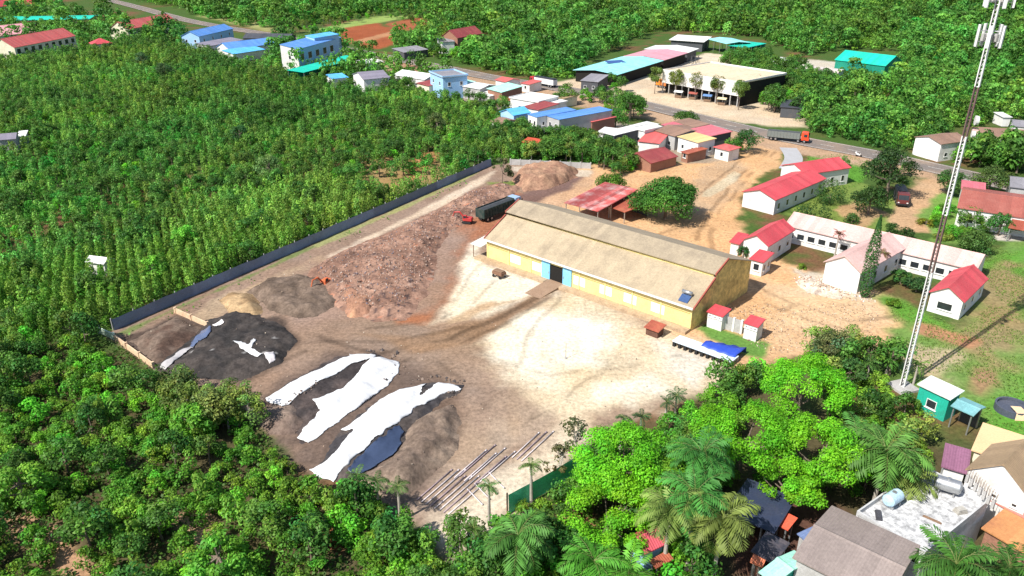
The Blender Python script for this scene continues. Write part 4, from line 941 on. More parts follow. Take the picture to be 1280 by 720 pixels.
def excavator(label, p, rz, c, s=1.0, name='excavator'):
    x, y = g(*p); r = empty(name, (x, y, .1), rz, label, 'excavator'); r.scale = (s, s, s)
    pm = surf('digger_paint_%d_%d' % (int(c[0] * 99), int(c[1] * 99)), c, .5, (.25, .12, .06), .4, 1.2, .2)
    dk = surf('digger_black', (.025, .025, .025), .8)
    for q in (-1, 1):
        MB().prism([(-1.7, .4), (-1.4, .05), (1.4, .05), (1.7, .4), (1.4, .8), (-1.4, .8)], 1, q * 1.1 - .28, q * 1.1 + .28).build('track', dk, r, bevel=.05)
    MB().box(-.7, .7, -.8, .8, .5, .95).build('undercarriage', dk, r)
    bd = MB().prism([(-1.9, 1.0), (1.2, 1.0), (1.2, 1.5), (.4, 2.0), (-1.6, 2.0), (-1.9, 1.7)], 1, -1.25, 1.25).build('body', pm, r, bevel=.08)
    cb = MB().prism([(-.1, 1.5), (1.25, 1.5), (1.25, 2.2), (1.0, 3.0), (-.1, 3.0)], 1, .3, 1.2).build('cab', pm, r, bevel=.05)
    MB().box(0.0, 1.0, 1.203, 1.215, 1.9, 2.8).build('side_window', glass, cb)
    MB().add([(1.262, .4, 1.7), (1.262, 1.1, 1.7), (1.03, 1.1, 2.9), (1.03, .4, 2.9)], [(0, 1, 2, 3)]).build('windscreen', glass, cb)
    MB().path([(1.0, -.3, 1.5), (2.6, -.3, 3.6), (4.6, -.3, 3.4)], [.25, .28, .18], 6).build('boom', pm, r)
    st = MB().path([(4.5, -.3, 3.6), (5.4, -.3, 1.2)], [.2, .14], 6).build('stick', pm, r)
    MB().prism([(5.0, 1.2), (5.7, 1.2), (5.6, .3), (5.0, .1), (4.7, .5)], 1, -.8, .2).build('bucket', dk, st)
    return r
excavator('small orange excavator at the lower edge of the rubbish heap', (408, 358), -2.2, (.55, .13, .05), .62)
excavator('red loader digging in the rubbish next to the dark green truck', (584, 279), 2.9, (.45, .04, .04), .65, name='loader')
# scooter with rider's box on the road
sx, sy = g(1073, 196); r = empty('parked_scooter', (sx, sy, .13), -.6, 'small white scooter on the right part of the main road', 'scooter')
MB().prism([(-.8, .5), (-.2, .45), (.3, .35), (.55, .9), (.4, .95), (.2, .5), (-.1, .8), (-.8, .85)], 1, -.16, .16).build('body', framew, r, bevel=.03)
for x in (-.6, .65): MB().tube((x, -.06, .26), (x, .06, .26), .26, n=14).build('wheel', rubber, r)
MB().path([(.65, 0, .26), (.45, 0, 1.1)], [.04, .04], 6).build('fork', steel, r)
MB().tube((.45, -.32, 1.1), (.45, .32, 1.1), .03, n=6).build('handlebar', rubber, r)
MB().box(-1.0, -.55, -.2, .2, .87, 1.2).build('top_box', white, r)

# ------------------------------------------------------------------ fences and walls
def rail_fence(name, label, p, q, h, panel, post_m, step, cat, lean=0, cap=None):
    a_ = np.array(g(*p)); b_ = np.array(g(*q)); d = b_ - a_; L = float(np.linalg.norm(d))
    r = empty(name, (a_[0], a_[1], 0), math.atan2(d[1], d[0]), label, cat)
    n = int(L / step)
    xs = np.linspace(0, L, n * 4 + 1); zs = np.linspace(-.2, h, 5)
    X, Z = np.meshgrid(xs, zs); Yv = (fbm(X, Z * 3, 2.5, 88, 3) - .5) * .35
    Z = Z + (fbm(X, X * 0, 3.0, 90, 2) - .5) * .25 * (Z / h)
    V = np.stack([X, Yv, Z], -1).reshape(-1, 3); nx = len(xs)
    i = (np.arange(4)[:, None] * nx + np.arange(nx - 1)[None]).ravel()
    F0 = np.stack([i, i + 1, i + 1 + nx, i + nx], -1)
    tone = np.repeat(.75 + .55 * _T[7, (np.arange(nx) // 8) % 256][None], 5, 0).reshape(-1, 1)
    V2 = V.copy(); V2[:, 1] += .04
    me = np_mesh('fence_sheet', np.concatenate([V, V2]), np.concatenate([F0, F0[:, ::-1] + len(V)]), np.tile(np.array(panel) * tone, (2, 1)), surf('fence_sheet', (0, 0, 0), .55, (.11, .12, .13), .4, .5, .25, attr=True))
    link(bpy.data.objects.new('fence_sheet', me), r)
    for k in range(n + 1):
        x = L * k / n
        MB().box(x - .07, x + .07, .22, .36, -.2, h + .15).build('post', post_m, r)
    return r
rail_fence('boundary_fence', 'long dark slate-blue sheeted boundary fence between the plantation and the yard', (143, 413), (614, 207), 2.0, (.15, .19, .27), greyw, 4.0, 'fence')
rail_fence('net_fence', 'green shade-net fence along the lower right edge of the yard', (636, 642), (724, 592), 2.6, (.12, .66, .38), wood, 3.0, 'fence')
wall('low_wall', 'low cream and brick wall at the left corner of the yard', (143, 424), (192, 460), .9, .22, surf('worn_cream_wall', (.62, .46, .3), .95, (.4, .2, .12), .6, .7, .2), 4)
wall('low_wall', 'low cream wall dividing the brown and black compost bays', (220, 391), (260, 409), .9, .22, MATS['worn_cream_wall'], 3)
wall('low_wall', 'short mint-painted wall at the outer left corner beside the plantation', (124, 416), (143, 424.5), 1.1, .2, surf('pale_mint_wall', (.5, .62, .5), .9, (.4, .45, .36), .5, .6), 2)
wall('boundary_wall', 'weathered grey wall along the far end of the yard', (638, 206), (738, 211), 1.6, .2, greyw, 9)
wall('compound_wall', 'low white wall in front of the trading compound', (920, 118), (985, 128), 1.4, .2, white, 6)

# ------------------------------------------------------------------ heaps
HEAPS = []
def heap(name, label, pts, h, c1, c2, rough=.25, edge=3.0, seed=0, fleck=None, fs=3.0, st=.4, mat=None, cat='heap', zpix=0):
    poly = wpoly(pts, zpix); P = np.array(poly)
    cx, cy = P.mean(0)
    def zf(X, Y):
        d = sdist(X, Y, poly) + (fbm(X, Y, 3, 200 + seed, 3) - .5) * 1.6
        z = h * sstep(0, edge, d) ** .8 * (.45 + 1.0 * fbm(X, Y, fs * 1.6, 210 + seed, 3) ** 1.2)
        z = z + rough * (fbm(X, Y, fs * .35, 220 + seed, 4) - .42) * 2 * sstep(0, 1.0, d)
        return np.where(d > 0, np.maximum(z, 0.02), -.12), d
    xs = np.arange(P[:, 0].min() - 1.5, P[:, 0].max() + 1.5, st); ys = np.arange(P[:, 1].min() - 1.5, P[:, 1].max() + 1.5, st)
    X, Y = np.meshgrid(xs, ys); Z, D = zf(X, Y)
    f = sstep(.35, .65, fbm(X, Y, fs, 230 + seed, 4))[..., None]
    col = np.array(c1) * (1 - f) + np.array(c2) * f
    col = col * (.7 + .6 * fbm(X, Y, .9, 240 + seed, 2))[..., None]
    if fleck:
        for fc, th_, k in fleck:
            q = (vn(X, Y, .8, 250 + seed + k) > th_)[..., None]; col = np.where(q, np.array(fc), col)
    nx = len(xs); keep = (D > -.25)
    kq = keep[:-1, :-1] & keep[1:, :-1] & keep[:-1, 1:] & keep[1:, 1:]
    j, i_ = np.nonzero(kq); a0 = j * nx + i_
    Fq = np.stack([a0, a0 + 1, a0 + 1 + nx, a0 + nx], -1)
    used, inv = np.unique(Fq, return_inverse=True)
    V = np.stack([X - cx, Y - cy, Z], -1).reshape(-1, 3)[used]
    me = np_mesh(name, V, inv.reshape(Fq.shape), np.clip(col.reshape(-1, 3)[used], .01, .8), mat or surf('heap_earth', (0, 0, 0), .95, None, fine=.35, fine_scale=2.2, bump=.7, attr=True, spec=.1), True)
    o = link(bpy.data.objects.new(name, me)); o.location = (cx, cy, 0); tag(o, label, cat)
    HEAPS.append(zf); return o
heap('rubbish_heap', 'broad heap of pinkish-brown rubbish and rubble between the fence and the warehouse',
     [(382, 356), (388, 336), (430, 312), (490, 288), (545, 262), (590, 238), (625, 228), (652, 234), (636, 250), (600, 268), (568, 288), (550, 312), (545, 340), (534, 370), (510, 402), (468, 404), (426, 388), (398, 372)],
     1.5, (.30, .18, .13), (.19, .11, .08), .5, 5, 1, [((.38, .28, .23), .92, 0), ((.09, .06, .055), .87, 3), ((.36, .16, .1), .87, 5)], 3.2, .4)
heap('earth_heap', 'reddish-brown earth heap at the far end of the yard', [(640, 226), (650, 212), (690, 208), (722, 213), (722, 222), (690, 236), (655, 240)], 2.4, (.25, .14, .095), (.33, .2, .13), .35, 3, 2)
heap('earth_heap', 'dark brown lumpy earth heap just below the fence', [(306, 366), (330, 350), (372, 343), (405, 350), (428, 366), (425, 380), (395, 395), (372, 400), (340, 388)], 1.4, (.11, .08, .06), (.17, .125, .095), .45, 3, 3)
heap('earth_heap', 'small tan heap of sandy earth between the dark heaps', [(272, 376), (290, 366), (312, 368), (334, 388), (318, 400), (286, 390)], 1.2, (.28, .185, .1), (.36, .25, .14), .3, 2.5, 4)
heap('compost_heap', 'black compost heap spread below the dark fence', [(258, 400), (300, 386), (350, 403), (370, 425), (352, 454), (300, 478), (215, 472), (190, 460), (242, 420)], .95, (.036, .033, .032), (.065, .055, .05), .5, 3, 5, [((.28, .27, .26), .94, 0)])
heap('compost_heap', 'brown compost heap filling the bay at the left corner of the yard', [(158, 428), (222, 395), (254, 409), (238, 426), (205, 452), (190, 455)], .9, (.095, .06, .045), (.15, .11, .085), .3, 3, 6)
heap('windrow', 'long black compost windrow under the upper pair of white sheets', [(333, 502), (350, 484), (418, 446), (470, 440), (500, 456), (474, 494), (404, 535), (378, 556), (366, 536)], .95, (.042, .036, .036), (.08, .063, .058), .4, 3.5, 7)
heap('windrow', 'long compost windrow under the lower white sheet and blue-black plastic', [(390, 592), (420, 545), (470, 502), (535, 476), (582, 482), (560, 500), (520, 530), (498, 566), (432, 606)], 1.05, (.045, .042, .045), (.09, .075, .068), .4, 3.5, 8)
heap('earth_heap', 'grey-brown earth heap below the lower white sheet', [(505, 540), (530, 515), (566, 505), (578, 530), (572, 560), (556, 580), (528, 606), (500, 635), (470, 618), (450, 600), (490, 570)], 1.6, (.15, .11, .085), (.22, .165, .125), .5, 3, 9)
heap('earth_heap', 'low brown mound left of the upper white sheets by the trees', [(322, 520), (340, 505), (368, 508), (385, 528), (366, 545), (335, 545)], 1.2, (.15, .105, .085), (.2, .15, .12), .4, 2, 10)
heap('earth_heap', 'orange earth mound at the lower tip of the rubbish heap', [(420, 372), (440, 362), (470, 376), (466, 396), (436, 398)], 1.6, (.36, .2, .12), (.28, .15, .1), .4, 2, 11)
heap('sand_heap', 'low pale sand heap in front of the pink-roofed hall', [(990, 352), (1010, 346), (1030, 356), (1060, 368), (1050, 374), (1010, 366)], .7, (.5, .42, .33), (.6, .55, .46), .4, 1.5, 12, [((.3, .24, .2), .86, 0)])
def hz(X, Y):
    z = np.zeros_like(X)
    for zf in HEAPS: z = np.maximum(z, zf(X, Y)[0])
    return z
# ------------------------------------------------------------------ sheets laid over the windrows
def sheet(name, label, pts, c, zpix=.9, wr=.36, seed=0, cat='tarpaulin', st=.3, rough=.5):
    poly = wpoly(pts, zpix); P = np.array(poly); cx, cy = P.mean(0)
    xs = np.arange(P[:, 0].min() - 1, P[:, 0].max() + 1, st); ys = np.arange(P[:, 1].min() - 1, P[:, 1].max() + 1, st)
    X, Y = np.meshgrid(xs, ys)
    d = sdist(X, Y, poly) + (fbm(X, Y, 1.6, 300 + seed, 3) - .5) * .9
    Z0 = hz(X, Y)
    # a sheet bridges small hollows: blur the ground under it
    Z = Z0.copy()
    for _ in range(9):
        Z = np.maximum(Z0, (Z + np.roll(Z, 1, 0) + np.roll(Z, -1, 0) + np.roll(Z, 1, 1) + np.roll(Z, -1, 1)) / 5)
    ang = .75; u = X * math.cos(ang) + Y * math.sin(ang); v = -X * math.sin(ang) + Y * math.cos(ang)
    Z = np.maximum(Z + .04, .06) + wr * np.abs(fbm(u * .35, v, 1.1, 310 + seed, 3) - .5) * sstep(-.2, .6, d) + .03
    nx = len(xs); kq = d > 0
    k = kq[:-1, :-1] | kq[1:, :-1] | kq[:-1, 1:] | kq[1:, 1:]
    gy_, gx_ = np.gradient(d, st)
    gn = np.hypot(gx_, gy_) + 1e-6; mv = np.where(d < 0, -d, 0); mv = np.minimum(mv, st * 1.5)
    X = X + gx_ / gn * mv; Y = Y + gy_ / gn * mv
    j, i_ = np.nonzero(k); a0 = j * nx + i_
    Fq = np.stack([a0, a0 + 1, a0 + 1 + nx, a0 + nx], -1); used, inv = np.unique(Fq, return_inverse=True)
    V = np.stack([X - cx, Y - cy, Z], -1).reshape(-1, 3)[used]
    me = np_mesh(name, V, inv.reshape(Fq.shape), None, surf('sheet_%s_%d' % (name, int(c[2] * 99)), c, rough, tuple(v_ * .72 for v_ in c), .35, .35, .1, 2.5, .15), True)
    o = link(bpy.data.objects.new(name, me)); o.location = (cx, cy, 0)
    md = o.modifiers.new('thick', 'SOLIDIFY'); md.thickness = .02
    return tag(o, label, cat)
WS = (.66, .66, .66)
sheet('white_sheet', 'upper narrow white sheet along the far side of the black windrow', [(332, 492), (345, 483), (390, 460), (438, 443), (436, 437), (455, 438), (470, 441), (464, 448), (441, 455), (400, 476), (375, 494), (352, 509)], WS, seed=1)
sheet('white_sheet', 'middle white sheet with a torn edge on the near side of the black windrow', [(392, 499), (426, 486), (446, 468), (462, 450), (477, 441), (499, 446), (496, 462), (484, 476), (462, 493), (430, 515), (401, 536), (385, 549), (368, 541), (378, 532), (402, 512)], WS, seed=2)
sheet('white_sheet', 'largest and lowest white sheet, running down to the plantation edge', [(386, 580), (410, 573), (424, 555), (440, 538), (426, 530), (450, 516), (475, 493), (499, 481), (534, 475), (524, 490), (516, 498), (530, 494), (548, 474), (562, 474), (577, 481), (552, 490), (528, 503), (509, 516), (470, 550), (432, 582), (416, 596), (398, 592)], WS, seed=3)
sheet('plastic_sheet', 'crumpled blue-black plastic sheet below the lowest white sheet', [(432, 584), (470, 552), (499, 530), (505, 536), (494, 562), (470, 576), (440, 592)], (.045, .065, .12), wr=.5, seed=4, rough=.25)
sheet('plastic_sheet', 'crumpled dark blue plastic between the compost bays', [(240, 425), (250, 410), (262, 406), (264, 414), (250, 426), (238, 432)], (.1, .13, .22), wr=.5, seed=5, rough=.3)
sheet('plastic_sheet', 'ragged grey plastic strip beside the brown compost bay', [(200, 455), (220, 438), (240, 428), (243, 434), (222, 446), (206, 458)], (.4, .38, .38), wr=.5, seed=6)
sheet('white_sheet', 'ragged forked scrap of white sheet on the black compost', [(292, 428), (298, 427), (310, 432), (318, 424), (320, 426), (315, 435), (326, 442), (322, 446), (308, 440)], (.7, .66, .66), wr=.3, seed=7, st=.2)
sheet('white_sheet', 'little scrap of white sheet near the low dividing wall', [(266, 405), (277, 400), (279, 404), (270, 408)], (.7, .66, .64), wr=.3, seed=8, st=.2)
sheet('white_sheet', 'crumpled white scrap at the right edge of the black compost', [(330, 444), (342, 440), (344, 447), (336, 452)], (.6, .56, .56), wr=.4, seed=9, st=.2)
# ------------------------------------------------------------------ pipes on the ground
PIPES = []
for k in range(8): PIPES.append(((521 + 5.6 * k, 626 + 2.6 * k), (521 + 5.6 * k + 44 + 3 * (k % 3), 626 + 2.6 * k - .86 * (44 + 3 * (k % 3)))))
for k in range(6): PIPES.append(((568 + 6.2 * k, 598 + 2.0 * k - 4 * (k % 2)), (568 + 6.2 * k + 40 + 5 * (k % 2), 598 + 2.0 * k - 4 * (k % 2) - .86 * (40 + 5 * (k % 2)))))
for k in range(3): PIPES.append(((640 + 6 * k, 573 + 2 * k), (640 + 6 * k + 34 + 3 * k, 573 + 2 * k - .92 * (34 + 3 * k))))
for k in range(4): PIPES.append(((584 + 9 * k, 612 - 7 * k), (603 + 9 * k, 632 - 7 * k)))
for k, (p, q) in enumerate(PIPES):
    a_ = np.array(g(*p)); b_ = np.array(g(*q)); c = (a_ + b_) / 2; d = (b_ - a_) / 2
    z = float(hz(np.array([c[0]]), np.array([c[1]]))[0]); z = z if z < .6 else .1
    pale = k % 3 != 0 or k > 16
    pm = surf('pale_pvc', (.6, .54, .55), .6, (.35, .3, .3), .4, .6) if pale else surf('plum_pvc', (.34, .26, .29), .5, (.3, .24, .26), .4, .6)
    r = empty('pipe', (c[0], c[1], .07 + z), 0, ('pale pinkish pipe lying in the bundle on the lower yard' if pale else 'dark plum pipe lying in the bundle on the lower yard'), 'pipe', 'pale pipes lying on the lower yard' if pale else 'dark pipes lying on the lower yard')
    n_ = np.array([-d[1], d[0]]) / np.linalg.norm(d) * .28
    MB().tube((-d[0], -d[1], .04), (d[0], d[1], .08), .07, n=8).build('tube', pm, r, True)
    e = d / np.linalg.norm(d) * .25
    MB().tube((d[0] - e[0], d[1] - e[1], .08), (d[0] + e[0] * .2, d[1] + e[1] * .2, .08), .09, n=10).build('collar', pm, r, True)
# ------------------------------------------------------------------ weighbridge-like slab and blue tarpaulin beside the warehouse
a_ = np.array(g(840, 432)); b_ = np.array(g(914, 459)); d = b_ - a_; L = float(np.linalg.norm(d))
r = empty('loading_platform', (a_[0], a_[1], 0), math.atan2(d[1], d[0]), 'long pale blue and white platform on dark supports at the right edge of the yard', 'platform')
MB().box(0, L, 0, 2.3, .75, .95).build('deck', surf('pale_blue_white_deck', (.62, .7, .76), .6, (.4, .52, .66), .6, .5), r)
for k in range(11): MB().box(L * k / 10.5 + .1, L * k / 10.5 + .55, -.12, .2, 0, .74).build('support', rubber, r)
MB().box(0, L, 2.0, 2.3, 0, .74).build('back_rail', greyw, r)
t_ = empty('blue_tarpaulin', (a_[0], a_[1], 0), math.atan2(d[1], d[0]), 'bright blue tarpaulin draped over the back of the pale platform', 'tarpaulin')
m = MB(); n = 12; V = []; Fq = []
for i in range(n + 1):
    x = L * (.42 + .56 * i / n); wv = .12 * math.sin(i * 1.7)
    wd = 1.0 + 1.9 * i / n
    V += [(x, 1.3 + wv, .98), (x, 1.9, 1.12 + wv), (x, 2.35 + wd * .4, 1.25 - wv), (x, 2.35 + wd, 1.05 + wv), (x, 2.5 + wd, .1)]
for i in range(n):
    for k in range(4): Fq.append((i * 5 + k, i * 5 + 5 + k, i * 5 + 6 + k, i * 5 + 1 + k))
m.add(V, Fq); o = m.build('sheet', surf('blue_canvas', (.03, .07, .42), .5, (.06, .12, .5), .4, .7, .1), t_, True)
md = o.modifiers.new('thick', 'SOLIDIFY'); md.thickness = .03
px0, py0 = g(707, 448); r = empty('marker_pole', (px0, py0, 0), 0, 'thin grey pole standing alone on the bright yard', 'pole')
MB().tube((0, 0, 0), (0, 0, 2.6), .05, n=8).build('pole', steel, r); MB().tube((0, 0, 0), (0, 0, .15), .22, n=10).build('base', greyw, r)
# round dark tank with a cream cloth, lower right
px0, py0 = g(1264, 514); r = empty('round_basin', (px0, py0, 0), 0, 'round dark slate basin with a cream sheet thrown over its side near the right edge', 'basin')
m = MB(); n = 28
for k in range(n):
    t0, t1 = 2 * math.pi * k / n, 2 * math.pi * (k + 1) / n
    R0, R1 = 1.9, 2.15
    pts = lambda t: [(R0 * math.cos(t), R0 * math.sin(t)), (R1 * math.cos(t), R1 * math.sin(t))]
    (a1, b1), (a2, b2) = pts(t0), pts(t1)
    m.add([(*a1, 0), (*b1, 0), (*b2, 0), (*a2, 0), (*a1, 1.0), (*b1, 1.0), (*b2, 1.0), (*a2, 1.0)], [(4, 5, 6, 7), (1, 2, 6, 5), (0, 4, 7, 3)])
m.build('rim', surf('slate_liner', (.07, .08, .11), .6, (.12, .12, .14), .5, .8), r)
MB().tube((0, 0, 0), (0, 0, .6), 1.88, n=28).build('liner', MATS['slate_liner'], r)
MB().add([(-.9, -2.3, .05), (.5, -2.4, .05), (.7, -2.1, 1.06), (-.7, -2.0, 1.06), (.8, -.4, 1.0), (-.5, -.2, 1.0)], [(0, 1, 2, 3), (3, 2, 4, 5)]).build('cloth', surf('cream_cloth', (.72, .52, .32), .9, (.55, .38, .22), .4, .8), r)
# ------------------------------------------------------------------ litter and stones
def litter(name, label, polys, n, s0, s1, cols, seed, flat=.35, cat=None):
    r_ = np.random.default_rng(seed); V = []; C = []
    P = [np.array(wpoly(p)) for p in polys]
    tot = 0
    Vs, Cs = [], []
    for p in P:
        m_ = n // len(P) * 3
        x = r_.uniform(p[:, 0].min(), p[:, 0].max(), m_); y = r_.uniform(p[:, 1].min(), p[:, 1].max(), m_)
        k = sdist(x, y, [tuple(q) for q in p]) > .2; x, y = x[k], y[k]
        m2 = len(x)
        z = np.maximum(hz(x, y), relief(x, y)) + .04
        s = r_.uniform(s0, s1, m2) ** 1.0
        t = r_.uniform(0, 6.28, m2); tl = r_.normal(0, flat, (m2, 2))
        e1 = np.stack([np.cos(t), np.sin(t), tl[:, 0]], -1) * s[:, None]; e2 = np.stack([-np.sin(t), np.cos(t), tl[:, 1]], -1) * (s * r_.uniform(.3, .9, m2))[:, None]
        c = np.stack([x, y, z], -1)
        up = np.zeros((m2, 3)); up[:, 2] = s * r_.uniform(.3, .8, m2)
        q = np.stack([c - e1 * .5, c + e2 * .5, c + e1 * .5, c - e2 * .5, c + up], 1)
        Vs.append(q.reshape(-1, 3)); cc = np.array(cols)[r_.integers(0, len(cols), m2)] * r_.uniform(.7, 1.2, (m2, 1)); Cs.append(np.repeat(cc, 5, 0))
    V = np.concatenate(Vs); C = np.clip(np.concatenate(Cs), .01, .8); k = np.arange(len(V) // 5)[:, None] * 5
    F3 = np.concatenate([k + np.array([[0, 1, 4]]), k + np.array([[1, 2, 4]]), k + np.array([[2, 3, 4]]), k + np.array([[3, 0, 4]])])
    me = np_mesh(name, V, F3, C, surf('litter_mix', (0, 0, 0), .8, None, fine=.1, attr=True))
    o = link(bpy.data.objects.new(name, me)); o['kind'] = 'stuff'; tag(o, label, cat)
litter('litter', 'scattered rubbish and rubble lying over the heap and the yard', [[(392, 340), (500, 292), (600, 240), (640, 236), (600, 266), (550, 300), (535, 350), (500, 395), (430, 385)]], 2600, .12, .5,
       [(.33, .21, .16), (.37, .26, .21), (.2, .125, .1), (.12, .08, .065), (.32, .15, .09), (.4, .31, .26), (.14, .12, .14), (.3, .19, .14), (.26, .16, .12)], 5, cat='litter')
litter('stones', 'loose stones and clods on the bare yard', [YARD, [(860, 380), (1100, 380), (1100, 430), (960, 445)]], 900, .08, .3, [(.3, .22, .16), (.5, .42, .33), (.16, .12, .1)], 6, cat='stones')
litter('gravel', 'pale gravel and clods strewn on the orange earth', [[(860, 380), (1100, 380), (1100, 430), (960, 445)], [(800, 210), (930, 205), (915, 290), (850, 290)]], 500, .1, .35, [(.4, .26, .16), (.55, .45, .34), (.2, .12, .07)], 9, cat='gravel')
litter('rubble', 'broken bricks and white rubble in front of the pink-roofed hall', [[(985, 345), (1030, 345), (1085, 368), (1100, 380), (1060, 376), (1000, 360)]], 160, .2, .6, [(.6, .56, .5), (.5, .4, .3), (.35, .2, .14)], 8, cat='rubble')

litter('clods', 'dark clods and weights lying along the edges of the white sheets', [[(450, 434), (500, 439), (510, 455), (496, 474), (482, 484), (474, 478), (494, 456), (480, 441), (455, 440)], [(500, 476), (540, 468), (585, 476), (570, 500), (545, 500), (575, 483), (545, 474), (505, 484)], [(340, 515), (400, 480), (405, 486), (350, 522)]], 150, .25, .7, [(.1, .08, .07), (.2, .15, .12), (.06, .05, .05)], 12, cat='clods')

# ------------------------------------------------------------------ foliage
def leaf_quads(c, nrm, size, rng, asp=.62):
    """diamond leaves: centres c, facing nrm (both (n,3)), length size (n,)"""
    n = len(c)
    a = rng.normal(size=(n, 3)); a -= nrm * (a * nrm).sum(1)[:, None]; a /= np.linalg.norm(a, axis=1)[:, None] + 1e-9
    b = np.cross(nrm, a); s = size[:, None]
    droop = np.zeros((n, 3)); droop[:, 2] = -.18
    V = np.stack([c - a * s * .5 + droop * s, c + b * s * asp * .5, c + a * s * .5 + droop * s, c - b * s * asp * .5], 1).reshape(-1, 3)
    F_ = np.arange(4 * n).reshape(n, 4)
    return V, F_
def unit(v): return v / (np.linalg.norm(v, axis=-1, keepdims=True) + 1e-9)
def clumps_dome(rng, R, H0, H1, n, flat=.9):
    """clump centres on an uneven dome from H0 to H1"""
    t = rng.uniform(0, 2 * math.pi, n); z = rng.uniform(-.35, 1, n) ; r = np.sqrt(np.clip(1 - np.clip(z, 0, 1) ** 2, 0, 1)) * rng.uniform(.55, 1.0, n)
    c = np.stack([np.cos(t) * r * R * .8, np.sin(t) * r * R * .8, H0 + (z + .35) / 1.35 * (H1 - H0) * flat], 1)
    return c
def crown_arrays(rng, centres, rads, n, leaf, col, cvar=.35, flatz=.8, up=.5):
    k = rng.choice(len(centres), n, p=rads ** 2 / (rads ** 2).sum())
    d = unit(rng.normal(size=(n, 3)) + np.array([0, 0, .35]))
    rr = rads[k] * rng.uniform(.55, 1.05, n)
    p = centres[k] + d * rr[:, None] * np.array([1, 1, flatz])
    nrm = unit(d + np.array([0, 0, up]) + rng.normal(size=(n, 3)) * .45)
    V, F_ = leaf_quads(p, nrm, leaf * rng.uniform(.65, 1.3, n), rng)
    ct = rng.uniform(1 - cvar, 1 + cvar, len(centres))
    hue = rng.normal(0, .08, len(centres))
    tone = ct[k] * rng.uniform(.75, 1.3, n)
    C = np.array(col)[None] * tone[:, None]
    C[:, 0] *= 1 + hue[k] * 1.6 + rng.normal(0, .08, n); C[:, 2] *= 1 - hue[k]
    return V, F_, np.repeat(np.clip(C, .004, .7), 4, 0)
def bush_arrays(rng, R=1.6, H=3.4, n=260, leaf=.36, col=(.06, .15, .02), nc=12, base=.5):
    c = clumps_dome(rng, R, base, H - R * .35, nc); rads = rng.uniform(.34, .52, nc) * R
    return crown_arrays(rng, c, rads, n, leaf, col)
def vine_arrays(rng, r=.62, H=4.2, n=150, leaf=.34, col=(.09, .16, .022)):
    t = rng.uniform(0, 6.283, n); z = H * rng.uniform(.04, 1.0, n) ** .9
    prof = r * (1.0 - .35 * (z / H) ** 3) * (.8 + .35 * np.sin(z * 2.1 + rng.uniform(0, 6)) ** 2) * rng.uniform(.7, 1.15, n)
    p = np.stack([np.cos(t) * prof, np.sin(t) * prof, z], 1)
    nrm = unit(np.stack([np.cos(t), np.sin(t), np.full(n, .55)], 1) + rng.normal(size=(n, 3)) * .4)
    V, F_ = leaf_quads(p, nrm, leaf * rng.uniform(.7, 1.3, n), rng)
    tone = rng.uniform(.7, 1.3, n) * (.85 + .3 * rng.random())
    C = np.array(col)[None] * tone[:, None]; C[:, 0] *= 1 + rng.normal(0, .12, n)
    return V, F_, np.repeat(np.clip(C, .004, .7), 4, 0)
def tree_arrays(rng, R=2.6, H=7, n=500, leaf=.45, col=(.05, .12, .02), nc=20, base=2.2):
    c = clumps_dome(rng, R, base, H - R * .3, nc); rads = rng.uniform(.26, .42, nc) * R
    return crown_arrays(rng, c, rads, n, leaf, col)
def spire_arrays(rng, R=.9, H=9, n=700, leaf=.35, col=(.05, .13, .02)):
    z = H * rng.uniform(.02, 1, n); t = rng.uniform(0, 6.283, n)
    pr = R * np.minimum(1, (1 - z / H) * 2.2 + .08) * np.minimum(1, z / H * 6 + .4) * rng.uniform(.7, 1.08, n)
    p = np.stack([np.cos(t) * pr, np.sin(t) * pr, z], 1)
    nrm = unit(np.stack([np.cos(t), np.sin(t), np.full(n, .5)], 1) + rng.normal(size=(n, 3)) * .35)
    V, F_ = leaf_quads(p, nrm, leaf * rng.uniform(.7, 1.3, n), rng); C = np.array(col) * rng.uniform(.7, 1.3, (n, 1))
    return V, F_, np.repeat(C, 4, 0)
leaf_m = leafmat('leaf', .36, .32, .8)
leaf_s = leafmat('leaf_bright', .35, .1, .3)
palm_m = leafmat('palm_leaf', .3, .2)
bark = surf('bark', (.16, .12, .09), .95, (.28, .24, .2), .5, 1.5, .3)
palebark = surf('pale_bark', (.4, .36, .31), .95, (.25, .22, .18), .6, 1.5, .2)
def trunk_mesh(rng, H, r, limbs=(), n=7):
    m = MB(); pts = [(0, 0, -.1)]; rs = [r * 1.25]
    x = y = 0
    for k in range(1, 5):
        x += rng.normal(0, .05) * H * .3; y += rng.normal(0, .05) * H * .3
        pts.append((x, y, H * k / 4)); rs.append(r * (1 - .16 * k))
    m.path(pts, rs, n)
    for c in limbs:
        s = pts[2] if rng.random() < .5 else pts[3]
        mid = tuple(np.array(s) * .5 + np.array(c) * .5 + np.array([0, 0, -.25]))
        m.path([s, mid, tuple(c)], [r * .5, r * .32, r * .1], 5)
    return m
class Proto: pass
PROTOS = {}
def proto(kind, variants, fn, trunk=None, bk=bark, mat=None):
    L_ = []
    for v in range(variants):
        rng = np.random.default_rng(1000 + hash_(kind) + v)
        V, F_, C = fn(rng)
        p = Proto(); p.V, p.F, p.C = V, F_, C
        p.crown = np_mesh('crown', V, F_, C, mat or leaf_m)
        if trunk:
            o = trunk_mesh(rng, trunk[0], trunk[1], [V[rng.integers(0, len(V))] * .8 + np.array([0, 0, .1]) for _ in range(trunk[2])]).build('trunk', bk)
            p.trunk = o.data; bpy.data.objects.remove(o)
        else: p.trunk = None
        L_.append(p)
    PROTOS[kind] = L_
def hash_(s): return sum(ord(c) * (i + 3) for i, c in enumerate(s)) % 5000
